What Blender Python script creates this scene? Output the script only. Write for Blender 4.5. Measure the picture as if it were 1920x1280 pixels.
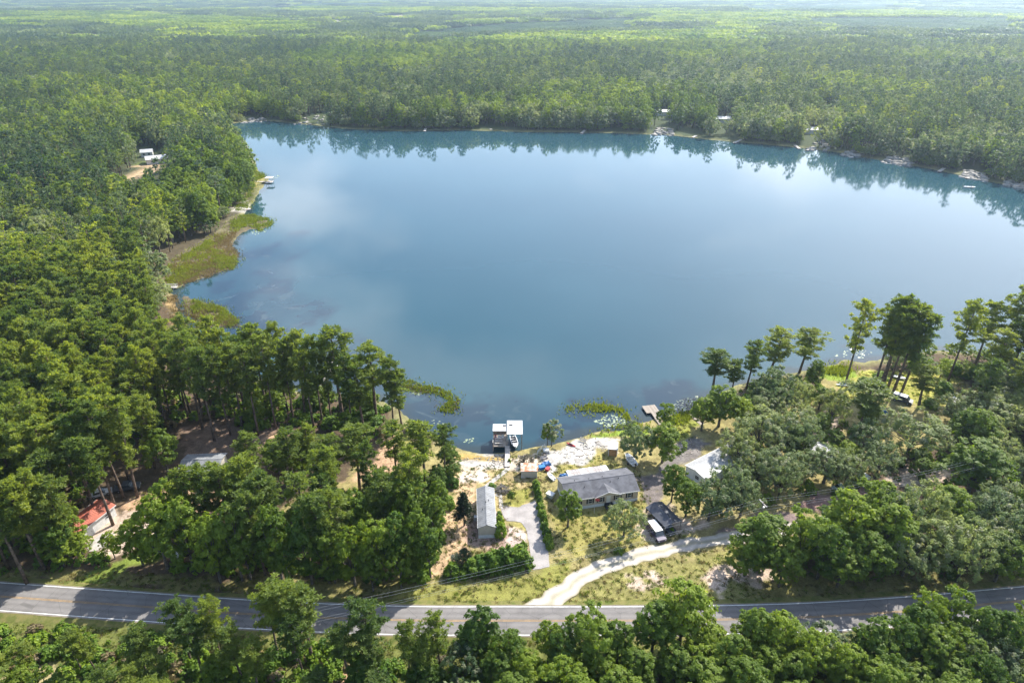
import bpy, math, random
import numpy as np

# ------------------------------------------------------------------ camera, sky, sun, exposure
sc = bpy.context.scene
for o in list(bpy.data.objects):
    bpy.data.objects.remove(o)
CAM_H, FPX, PITCH = 100.0, 1281.0, math.atan(665 / 1281)
SUN_AZ, SUN_EL = math.radians(42), math.radians(44)      # clockwise from +Y (the view direction), and height
cam_d = bpy.data.cameras.new('camera')
cam_d.sensor_width = 36.0
cam_d.lens = 36.0 * FPX / 1920.0
cam_d.clip_start, cam_d.clip_end = 1.0, 30000.0
cam = bpy.data.objects.new('camera', cam_d)
sc.collection.objects.link(cam)
cam.location = (0, 0, CAM_H)
cam.rotation_euler = (math.pi / 2 - PITCH, 0, 0)
sc.camera = cam

world = bpy.data.worlds.new('World')
sc.world = world
world.use_nodes = True
wn, wl = world.node_tree.nodes, world.node_tree.links
wn.clear()
w_out = wn.new('ShaderNodeOutputWorld')
w_bg = wn.new('ShaderNodeBackground')
w_bg.inputs['Strength'].default_value = 0.15
w_sky = wn.new('ShaderNodeTexSky')
w_sky.sky_type = 'NISHITA'
w_sky.sun_disc = False
w_sky.sun_elevation = SUN_EL
w_sky.sun_rotation = SUN_AZ
w_sky.air_density, w_sky.dust_density, w_sky.ozone_density = 1.0, 1.3, 1.0
# thin fair-weather clouds spread over the whole sky
w_tc = wn.new('ShaderNodeTexCoord')
w_sep = wn.new('ShaderNodeSeparateXYZ')
w_z = wn.new('ShaderNodeMath'); w_z.operation = 'ADD'; w_z.inputs[1].default_value = 0.18
w_div = wn.new('ShaderNodeVectorMath'); w_div.operation = 'DIVIDE'
w_cmb = wn.new('ShaderNodeCombineXYZ')
w_no = wn.new('ShaderNodeTexNoise'); w_no.inputs['Scale'].default_value = 1.3
w_no.inputs['Detail'].default_value = 6; w_no.inputs['Roughness'].default_value = 0.55
w_rmp = wn.new('ShaderNodeMapRange'); w_rmp.interpolation_type = 'SMOOTHSTEP'
w_rmp.inputs['From Min'].default_value = 0.50; w_rmp.inputs['From Max'].default_value = 0.72
w_rmp.inputs['To Max'].default_value = 0.5
w_mix = wn.new('ShaderNodeMix'); w_mix.data_type = 'RGBA'
w_mix.inputs[7].default_value = (11.0, 11.4, 12.0, 1)
wl.new(w_tc.outputs['Generated'], w_sep.inputs[0])
wl.new(w_sep.outputs['Z'], w_z.inputs[0])
for k in 'XYZ':
    wl.new(w_z.outputs[0], w_cmb.inputs[k])
wl.new(w_tc.outputs['Generated'], w_div.inputs[0]); wl.new(w_cmb.outputs[0], w_div.inputs[1])
wl.new(w_div.outputs[0], w_no.inputs['Vector'])
wl.new(w_no.outputs['Fac'], w_rmp.inputs['Value'])
wl.new(w_rmp.outputs[0], w_mix.inputs[0]); wl.new(w_sky.outputs[0], w_mix.inputs[6])
wl.new(w_mix.outputs[2], w_bg.inputs['Color']); wl.new(w_bg.outputs[0], w_out.inputs['Surface'])

sun_d = bpy.data.lights.new('sun', 'SUN')
sun_d.energy, sun_d.angle, sun_d.color = 4.6, math.radians(0.53), (1.0, 0.95, 0.86)
sun = bpy.data.objects.new('sun', sun_d)
sc.collection.objects.link(sun)
sun.location = (60, 60, 140)
sun.rotation_euler = (math.pi / 2 - SUN_EL, 0, math.pi - SUN_AZ)

sc.view_settings.view_transform = 'Standard'
sc.view_settings.look = 'None'
sc.view_settings.exposure = 1.2
sc.view_settings.gamma = 1.0
sc.view_settings.use_curve_mapping = False
sc.cycles.use_denoising = True
sc.cycles.max_bounces = 6
sc.cycles.diffuse_bounces = 4
sc.cycles.glossy_bounces = 2
sc.cycles.transmission_bounces = 3
sc.cycles.transparent_max_bounces = 6
sc.cycles.volume_bounces = 0
sc.cycles.use_adaptive_sampling = True
sc.cycles.adaptive_threshold = 0.02
sc.cycles.caustics_reflective = False
sc.cycles.caustics_refractive = False
COL = sc.collection
WZ = -1.2                                   # water level

# ------------------------------------------------------------------ helpers
def gp(px, py, z=0.0):
    """the point at height z seen at photograph pixel (px, py)"""
    a, b = (px - 960) / FPX, (640 - py) / FPX
    dy = math.cos(PITCH) + b * math.sin(PITCH)
    dz = -math.sin(PITCH) + b * math.cos(PITCH)
    t = (z - CAM_H) / dz
    return (a * t, dy * t)

def gpoly(pts, z=0.0):
    return np.array([gp(x, y, z) for x, y in pts])

def pj(x, y, z):
    z = z - CAM_H
    f = y * math.cos(PITCH) - z * math.sin(PITCH)
    u = y * math.sin(PITCH) + z * math.cos(PITCH)
    return 960 + FPX * x / f, 640 - FPX * u / f

def inside(poly, x, y):
    x, y = np.asarray(x, float), np.asarray(y, float)
    c = np.zeros(x.shape, bool)
    n = len(poly)
    for i in range(n):
        x0, y0 = poly[i]; x1, y1 = poly[(i + 1) % n]
        if y0 == y1:
            continue
        c ^= ((y0 > y) != (y1 > y)) & (x < (x1 - x0) * (y - y0) / (y1 - y0) + x0)
    return c

def edge_dist(poly, x, y, closed=True):
    x, y = np.asarray(x, float), np.asarray(y, float)
    d = np.full(x.shape, 1e9)
    n = len(poly)
    for i in range(n if closed else n - 1):
        x0, y0 = poly[i]; x1, y1 = poly[(i + 1) % n]
        vx, vy = x1 - x0, y1 - y0
        L = vx * vx + vy * vy + 1e-9
        t = np.clip(((x - x0) * vx + (y - y0) * vy) / L, 0, 1)
        d = np.minimum(d, np.hypot(x - x0 - t * vx, y - y0 - t * vy))
    return d

def sdist(poly, x, y):
    d = edge_dist(poly, x, y)
    return np.where(inside(poly, x, y), -d, d)

def vnoise(x, y, s, seed=0):
    """smooth value noise 0..1"""
    x, y = np.asarray(x, float) / s, np.asarray(y, float) / s
    xi, yi = np.floor(x).astype(np.int64), np.floor(y).astype(np.int64)
    fx, fy = x - xi, y - yi
    fx, fy = fx * fx * (3 - 2 * fx), fy * fy * (3 - 2 * fy)
    def h(a, b):
        n = (a * 374761393 + b * 668265263 + seed * 982451653) & 0x7fffffff
        n = ((n ^ (n >> 13)) * 1274126177) & 0x7fffffff
        return ((n ^ (n >> 16)) & 0xffff) / 65535.0
    return (h(xi, yi) * (1 - fx) + h(xi + 1, yi) * fx) * (1 - fy) + (h(xi, yi + 1) * (1 - fx) + h(xi + 1, yi + 1) * fx) * fy

def fbm(x, y, s, seed=0, n=4):
    r, a, t = 0, 1.0, 0
    for k in range(n):
        r = r + a * vnoise(x, y, s / 2 ** k, seed + k * 17); t += a; a *= 0.55
    return r / t

def tag(o, label=None, cat=None, group=None, kind=None):
    if label: o['label'] = label
    if cat: o['category'] = cat
    if group: o['group'] = group
    if kind: o['kind'] = kind
    return o

def thing(name, label, cat, loc=(0, 0, 0), rz=0.0, group=None):
    o = bpy.data.objects.new(name, None)
    COL.objects.link(o)
    o.empty_display_size = 0.2
    o.location = loc; o.rotation_euler = (0, 0, rz)
    return tag(o, label, cat, group)

def mesh_np(name, verts, faces, mat=None, smooth=False):
    """faces: an (n,k) integer array"""
    me = bpy.data.meshes.new(name)
    verts = np.asarray(verts, np.float32); faces = np.asarray(faces, np.int32)
    n, k = faces.shape
    me.vertices.add(len(verts)); me.vertices.foreach_set('co', verts.ravel())
    me.loops.add(n * k); me.loops.foreach_set('vertex_index', faces.ravel())
    me.polygons.add(n)
    me.polygons.foreach_set('loop_start', np.arange(0, n * k, k, dtype=np.int32))
    me.polygons.foreach_set('loop_total', np.full(n, k, np.int32))
    if smooth:
        me.polygons.foreach_set('use_smooth', np.ones(n, bool))
    if mat: me.materials.append(mat)
    me.update(calc_edges=True)
    return me

def link(name, me, parent=None, loc=None, rz=0.0):
    o = bpy.data.objects.new(name, me)
    COL.objects.link(o)
    if parent is not None: o.parent = parent
    if loc is not None: o.location = loc
    if rz: o.rotation_euler = (0, 0, rz)
    return o

class MB:
    """collects solid shapes that become one mesh"""
    def __init__(s): s.v, s.f = [], []
    def add(s, v, f):
        b = len(s.v); s.v += [tuple(p) for p in v]; s.f += [tuple(i + b for i in q) for q in f]
        return s
    def box(s, x0, x1, y0, y1, z0, z1):
        return s.add([(x0, y0, z0), (x1, y0, z0), (x1, y1, z0), (x0, y1, z0), (x0, y0, z1), (x1, y0, z1), (x1, y1, z1), (x0, y1, z1)],
                     [(0, 3, 2, 1), (4, 5, 6, 7), (0, 1, 5, 4), (1, 2, 6, 5), (2, 3, 7, 6), (3, 0, 4, 7)])
    def prism(s, prof, x0, x1, axis='x'):
        """a profile of (u, z) points swept along an axis"""
        n = len(prof)
        f = lambda t, u, z: (t, u, z) if axis == 'x' else (u, t, z)
        v = [f(x0, u, z) for u, z in prof] + [f(x1, u, z) for u, z in prof]
        q = [tuple(range(n))[::-1], tuple(range(n, 2 * n))] + [(i, (i + 1) % n, n + (i + 1) % n, n + i) for i in range(n)]
        return s.add(v, q)
    def tube(s, pts, rads, n=6, cap=True):
        pts = [np.array(p, float) for p in pts]
        b = []
        for i, p in enumerate(pts):
            d = pts[min(i + 1, len(pts) - 1)] - pts[max(i - 1, 0)]
            d = d / (np.linalg.norm(d) + 1e-9)
            a = np.cross(d, (0, 0, 1.0)) if abs(d[2]) < 0.95 else np.cross(d, (1.0, 0, 0))
            a /= np.linalg.norm(a); c = np.cross(d, a)
            b += [p + rads[i] * (a * math.cos(2 * math.pi * k / n) + c * math.sin(2 * math.pi * k / n)) for k in range(n)]
        f = [(i * n + k, i * n + (k + 1) % n, (i + 1) * n + (k + 1) % n, (i + 1) * n + k) for i in range(len(pts) - 1) for k in range(n)]
        if cap: f += [tuple(range(n))[::-1], tuple(range((len(pts) - 1) * n, len(pts) * n))]
        return s.add(b, f)
    def disc(s, c, r, axis, t, n=14):
        """a short cylinder"""
        c = np.array(c, float); ax = np.array(axis, float)
        return s.tube([c - ax * t / 2, c + ax * t / 2], [r, r], n)
    def loft(s, rings):
        n = len(rings[0]); b = [p for r in rings for p in r]
        f = [(i * n + k, i * n + (k + 1) % n, (i + 1) * n + (k + 1) % n, (i + 1) * n + k) for i in range(len(rings) - 1) for k in range(n)]
        return s.add(b, f + [tuple(range(n))[::-1], tuple(range((len(rings) - 1) * n, len(rings) * n))])
    def mesh(s, name, mat, smooth=False):
        me = bpy.data.meshes.new(name); me.from_pydata(s.v, [], s.f)
        if smooth: me.polygons.foreach_set('use_smooth', np.ones(len(me.polygons), bool))
        me.materials.append(mat); me.update()
        return me
    def build(s, name, mat, parent=None, loc=None, rz=0.0, smooth=False):
        return link(name, s.mesh(name, mat, smooth), parent, loc, rz)

# ------------------------------------------------------------------ materials
def nodes(name):
    m = bpy.data.materials.new(name); m.use_nodes = True
    nt = m.node_tree
    return m, nt.nodes, nt.links, nt.nodes['Principled BSDF']

def mix_node(n, l, fac, a, b, mode='MIX'):
    x = n.new('ShaderNodeMix'); x.data_type = 'RGBA'; x.blend_type = mode
    for i, v in ((0, fac), (6, a), (7, b)):
        if hasattr(v, 'type') and not isinstance(v, (int, float, tuple)): l.new(v, x.inputs[i])
        elif i == 0: x.inputs[0].default_value = v
        else: x.inputs[i].default_value = (*v, 1) if len(v) == 3 else v
    return x.outputs[2]

def noise_node(n, l, scale, detail=4, rough=0.6, coord='Object', dist=0.0):
    tc = n.new('ShaderNodeTexCoord'); x = n.new('ShaderNodeTexNoise')
    x.inputs['Scale'].default_value = scale; x.inputs['Detail'].default_value = detail
    x.inputs['Roughness'].default_value = rough; x.inputs['Distortion'].default_value = dist
    l.new(tc.outputs[coord], x.inputs['Vector'])
    return x.outputs['Fac']

def rng_node(n, l, v, a, b, c=0.0, d=1.0):
    x = n.new('ShaderNodeMapRange'); x.interpolation_type = 'SMOOTHSTEP'
    for i, w in enumerate((a, b, c, d)): x.inputs[i + 1].default_value = w
    l.new(v, x.inputs[0])
    return x.outputs[0]

def mat(name, col, rough=0.7, var=0.25, scale=2.0, spec=0.3, metal=0.0, bump=0.0, col2=None, spread=(0.35, 0.68), fine=18.0):
    """weathered paint, wood, stone: two tones and a fine grain"""
    m, n, l, p = nodes(name)
    c2 = col2 or tuple(max(0, c * (1 - 2 * var)) for c in col)
    big = rng_node(n, l, noise_node(n, l, scale, 5, 0.65), *spread)
    c = mix_node(n, l, big, col, c2)
    g = rng_node(n, l, noise_node(n, l, fine, 2, 0.6), 0.2, 0.8, 1 - var * 0.5, 1 + var * 0.5)
    c = mix_node(n, l, 1.0, c, g, 'MULTIPLY')
    l.new(c, p.inputs['Base Color'])
    p.inputs['Roughness'].default_value = rough; p.inputs['Metallic'].default_value = metal
    p.inputs['Specular IOR Level'].default_value = spec
    if bump:
        b = n.new('ShaderNodeBump'); b.inputs['Strength'].default_value = bump; b.inputs['Distance'].default_value = 0.03
        l.new(noise_node(n, l, fine, 4), b.inputs['Height']); l.new(b.outputs[0], p.inputs['Normal'])
    return m

def leaf_mat(name, dark, light, trans, tw=0.42, patch=0.013, moss=None):
    """leaves: two greens varied by tree, by twig and over the land, with light coming through"""
    m, n, l, p = nodes(name)
    at = n.new('ShaderNodeAttribute'); at.attribute_name = 'tint'
    oi = n.new('ShaderNodeObjectInfo')
    geo = n.new('ShaderNodeNewGeometry')
    pn = n.new('ShaderNodeTexNoise'); pn.inputs['Scale'].default_value = patch; pn.inputs['Detail'].default_value = 3
    l.new(geo.outputs['Position'], pn.inputs['Vector'])
    pr = rng_node(n, l, pn.outputs['Fac'], 0.3, 0.7)
    def comb(a, wa, b, wb):
        x = n.new('ShaderNodeMath'); x.operation = 'MULTIPLY'; l.new(a, x.inputs[0]); x.inputs[1].default_value = wa
        y = n.new('ShaderNodeMath'); y.operation = 'MULTIPLY_ADD'; l.new(b, y.inputs[0]); y.inputs[1].default_value = wb
        l.new(x.outputs[0], y.inputs[2]); return y.outputs[0]
    f = comb(at.outputs['Fac'], 0.5, oi.outputs['Random'], 0.32)
    f = comb(f, 1.0, pr, 0.2)
    c = mix_node(n, l, f, dark, light)
    rp = n.new('ShaderNodeValToRGB'); e = rp.color_ramp.elements       # each tree has its own cast
    e[0].color, e[1].color = (0.66, 0.76, 0.82, 1), (1.16, 1.12, 0.86, 1)
    e2 = rp.color_ramp.elements.new(0.5); e2.color = (1, 1, 1, 1)
    l.new(oi.outputs['Random'], rp.inputs[0])
    c = mix_node(n, l, 1.0, c, rp.outputs[0], 'MULTIPLY')
    sn = n.new('ShaderNodeTexNoise'); sn.inputs['Scale'].default_value = 0.0042; sn.inputs['Detail'].default_value = 4      # stands of different age
    l.new(geo.outputs['Position'], sn.inputs['Vector'])
    rq = n.new('ShaderNodeValToRGB'); e = rq.color_ramp.elements
    e[0].position, e[0].color = 0.36, (0.66, 0.76, 0.84, 1); e[1].position, e[1].color = 0.64, (1.28, 1.20, 1.02, 1)
    e2 = e.new(0.5); e2.color = (1, 1, 1, 1)
    l.new(sn.outputs['Fac'], rq.inputs[0])
    c = mix_node(n, l, 1.0, c, rq.outputs[0], 'MULTIPLY')
    if moss:
        c = mix_node(n, l, rng_node(n, l, at.outputs['Fac'], 0.86, 0.95), c, moss)
    l.new(c, p.inputs['Base Color'])
    p.inputs['Roughness'].default_value = 0.55; p.inputs['Specular IOR Level'].default_value = 0.25
    t = n.new('ShaderNodeBsdfTranslucent')
    l.new(mix_node(n, l, 1.0, c, trans, 'MULTIPLY'), t.inputs['Color'])
    ms = n.new('ShaderNodeMixShader'); ms.inputs[0].default_value = tw
    l.new(p.outputs[0], ms.inputs[1]); l.new(t.outputs[0], ms.inputs[2])
    l.new(ms.outputs[0], n['Material Output'].inputs['Surface'])
    return m

M = {}
M['pine'] = leaf_mat('pine_needles', (0.066, 0.116, 0.024), (0.232, 0.272, 0.055), (1.8, 1.7, 0.7), 0.53)
M['hardwood'] = leaf_mat('hardwood_leaves', (0.072, 0.132, 0.019), (0.250, 0.310, 0.036), (1.8, 1.75, 0.6), 0.53)
M['oak'] = leaf_mat('oak_leaves', (0.100, 0.145, 0.052), (0.285, 0.320, 0.140), (1.6, 1.6, 1.0), 0.47, moss=(0.25, 0.26, 0.17))
M['far_pine'] = leaf_mat('hazed_pine_needles', (0.028, 0.060, 0.024), (0.135, 0.178, 0.078), (1.7, 1.7, 0.9), 0.42)  # pine needles for distant trees, with the greying of haze put into their colour
M['row_pine'] = leaf_mat('plantation_needles', (0.030, 0.072, 0.030), (0.085, 0.135, 0.058), (1.6, 1.6, 0.9), 0.4)
M['cedar'] = leaf_mat('cedar_needles', (0.020, 0.036, 0.018), (0.060, 0.075, 0.032), (1.6, 1.6, 0.9), 0.25)
M['shrub'] = leaf_mat('shrub_leaves', (0.065, 0.140, 0.018), (0.235, 0.310, 0.034), (1.8, 1.8, 0.55))
M['dry'] = leaf_mat('dry_twigs', (0.09, 0.075, 0.06), (0.24, 0.21, 0.18), (1, 1, 0.9), 0.2)
M['reed'] = leaf_mat('reed_blades', (0.050, 0.085, 0.012), (0.200, 0.235, 0.036), (1.6, 1.6, 0.5), 0.35, patch=0.12)
M['reed_dry'] = leaf_mat('dry_reed_blades', (0.14, 0.10, 0.055), (0.26, 0.21, 0.10), (1.3, 1.2, 0.8), 0.35, patch=0.12)
M['bark'] = mat('pine_bark', (0.17, 0.125, 0.095), 0.9, 0.4, 1.5, fine=8, bump=0.4)
M['oak_bark'] = mat('oak_bark', (0.15, 0.13, 0.11), 0.9, 0.4, 1.5, fine=8, bump=0.4)
M['metal_white'] = mat('white_metal_roof', (0.52, 0.52, 0.51), 0.45, 0.08, 0.7, 0.4)
M['metal_pale'] = mat('pale_metal_roof', (0.36, 0.36, 0.355), 0.5, 0.16, 0.5, 0.3)
M['metal_grey'] = mat('grey_metal_roof', (0.215, 0.222, 0.23), 0.6, 0.16, 0.6, 0.2)
M['shingle'] = mat('grey_shingles', (0.125, 0.127, 0.140), 0.9, 0.20, 0.5, 0.2, fine=9)
M['rust_roof'] = mat('rusted_roof', (0.50, 0.42, 0.36), 0.7, 0.2, 0.9, 0.3, col2=(0.40, 0.15, 0.07), spread=(0.40, 0.60))
M['red_roof'] = mat('red_metal_roof', (0.36, 0.105, 0.065), 0.55, 0.15, 0.5, 0.4)
M['dark_roof'] = mat('dark_metal_roof', (0.055, 0.060, 0.075), 0.5, 0.2, 0.8, 0.4)
M['beige'] = mat('beige_siding', (0.46, 0.42, 0.35), 0.75, 0.07, 0.8)
M['tan'] = mat('tan_siding', (0.50, 0.43, 0.34), 0.75, 0.07, 0.8)
M['white'] = mat('white_paint', (0.62, 0.62, 0.60), 0.6, 0.07, 1.2)
M['skirt'] = mat('white_skirting', (0.66, 0.68, 0.70), 0.6, 0.07, 1.2)
M['dark'] = mat('dark_paint', (0.030, 0.032, 0.040), 0.6, 0.2, 2)
M['wood'] = mat('weathered_wood', (0.34, 0.29, 0.24), 0.85, 0.22, 1.6, fine=12)
M['wood_pale'] = mat('pale_boards', (0.52, 0.47, 0.42), 0.85, 0.15, 1.6, fine=12)
M['wood_orange'] = mat('orange_wood', (0.48, 0.27, 0.12), 0.8, 0.2, 1.6)
M['steel'] = mat('galvanized_steel', (0.45, 0.46, 0.47), 0.4, 0.1, 2, metal=0.7)
M['rubber'] = mat('tyre_rubber', (0.02, 0.02, 0.02), 0.85, 0.2, 4)
M['glass'] = mat('window_glass', (0.035, 0.045, 0.055), 0.08, 0.1, 1, 0.6)
M['red'] = mat('red_plastic', (0.34, 0.04, 0.045), 0.5, 0.1, 2)
M['blue'] = mat('blue_plastic', (0.03, 0.16, 0.42), 0.4, 0.1, 2)
M['blue_tarp'] = mat('blue_tarp', (0.05, 0.15, 0.34), 0.5, 0.15, 2)
M['teal'] = mat('pale_teal_paint', (0.27, 0.36, 0.36), 0.3, 0.05, 1, 0.5)
M['purple'] = mat('dark_purple_paint', (0.05, 0.035, 0.09), 0.3, 0.05, 1, 0.5)
M['charcoal'] = mat('charcoal_paint', (0.05, 0.055, 0.065), 0.35, 0.05, 1, 0.5)
M['silver'] = mat('silver_paint', (0.42, 0.43, 0.45), 0.3, 0.05, 1, 0.5)
M['gelcoat'] = mat('white_gelcoat', (0.78, 0.78, 0.77), 0.25, 0.04, 1, 0.5)
M['concrete'] = mat('concrete', (0.42, 0.39, 0.36), 0.9, 0.18, 0.5, fine=6)
M['rubble'] = mat('pale_rubble', (0.30, 0.285, 0.26), 0.9, 0.2, 0.6)
M['insulator'] = mat('porcelain', (0.55, 0.56, 0.57), 0.3, 0.05, 2)
M['wire'] = mat('aluminium_wire', (0.30, 0.31, 0.32), 0.5, 0.1, 1)
M['pole'] = mat('pole_wood', (0.26, 0.22, 0.19), 0.9, 0.2, 1.0, fine=9)
M['flag_red'] = mat('flag_cloth', (0.45, 0.08, 0.09), 0.8, 0.1, 2)

# ------------------------------------------------------------------ lie of the land
LAKE_PX = [(408, 243), (445, 229), (500, 226), (560, 232), (600, 236), (640, 241), (760, 246), (860, 244), (960, 247), (1060, 248), (1160, 250), (1250, 253),
           (1330, 262), (1400, 268), (1480, 275), (1560, 284), (1640, 298), (1720, 312), (1800, 328), (1880, 345), (1960, 362), (2120, 420), (2260, 540),
           (2150, 650), (1980, 680), (1850, 664), (1760, 657), (1690, 664), (1625, 682), (1585, 676), (1540, 688), (1480, 702), (1400, 716), (1312, 752),
           (1285, 772), (1250, 780), (1205, 792), (1165, 804), (1120, 812), (1080, 822), (1040, 832), (1000, 840), (940, 848), (885, 846), (850, 840),
           (805, 815), (770, 792), (745, 764), (700, 748), (640, 742), (560, 735), (500, 720), (440, 690), (400, 660), (372, 640), (352, 618),
           (338, 592), (328, 562), (316, 545), (335, 540), (352, 528), (385, 520), (415, 510), (432, 488), (426, 470), (440, 452), (452, 432), (468, 420),
           (456, 404), (468, 388), (480, 368), (494, 350), (503, 336), (484, 324), (476, 300), (468, 282), (450, 262), (428, 250)]
LAKE = gpoly(LAKE_PX, WZ)
MARSH_PX = [[(330, 556), (352, 552), (385, 562), (420, 575), (449, 604), (432, 618), (375, 616), (345, 590)],
            [(318, 545), (310, 505), (345, 480), (385, 452), (430, 440), (446, 470), (450, 492), (440, 505), (412, 512), (385, 520), (350, 530)],
            [(420, 425), (440, 408), (475, 402), (505, 410), (509, 425), (490, 434), (470, 431), (452, 440), (430, 445)],
            [(1055, 768), (1070, 757), (1110, 752), (1150, 756), (1185, 770), (1180, 790), (1160, 780), (1110, 776), (1070, 776)],
            [(745, 722), (770, 712), (792, 722), (815, 726), (845, 738), (858, 755), (850, 772), (828, 770), (838, 752), (815, 740), (785, 738), (755, 736)]]
MARSH = [gpoly(p, WZ) for p in MARSH_PX]

def ground_z(x, y):
    x, y = np.asarray(x, float), np.asarray(y, float)
    s = sdist(LAKE, x, y) + (fbm(x, y, 7, 5) - 0.5) * 3.0
    z = np.where(s > 0, WZ + 1.2 * (1 - np.exp(-np.maximum(s, 0) / 9.0)), WZ + np.maximum(s * 0.09, -2.5))
    for i, m in enumerate(MARSH):
        d = sdist(m, x, y) + (fbm(x, y, 4, 9) - 0.5) * 3
        lift = 0.10 if i < 3 else -0.10
        z = np.where((d < 1.5) & (z < WZ + lift), np.maximum(z, WZ + lift - 0.5 * np.clip(d + 1.5, 0, 3)), z)
    z = z + (fbm(x, y, 30, 3) - 0.5) * 0.35 * np.clip(s / 20, 0, 1)
    far = np.clip((np.hypot(x, y) - 700) / 3000, 0, 1)
    z = z + far * (fbm(x, y, 900, 8, 2) - 0.4) * 26 * np.clip(s / 300, 0, 1)
    return z

def gz(x, y):
    return float(ground_z(np.array([x]), np.array([y]))[0])

SAND, DRYG, GRASS, DIRT, LITTER, MUD = (0.36, 0.335, 0.30), (0.235, 0.200, 0.085), (0.130, 0.165, 0.032), (0.36, 0.235, 0.145), (0.085, 0.062, 0.040), (0.115, 0.095, 0.060)
BRIGHT, PALEDIRT = (0.175, 0.235, 0.035), (0.42, 0.33, 0.26)
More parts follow.
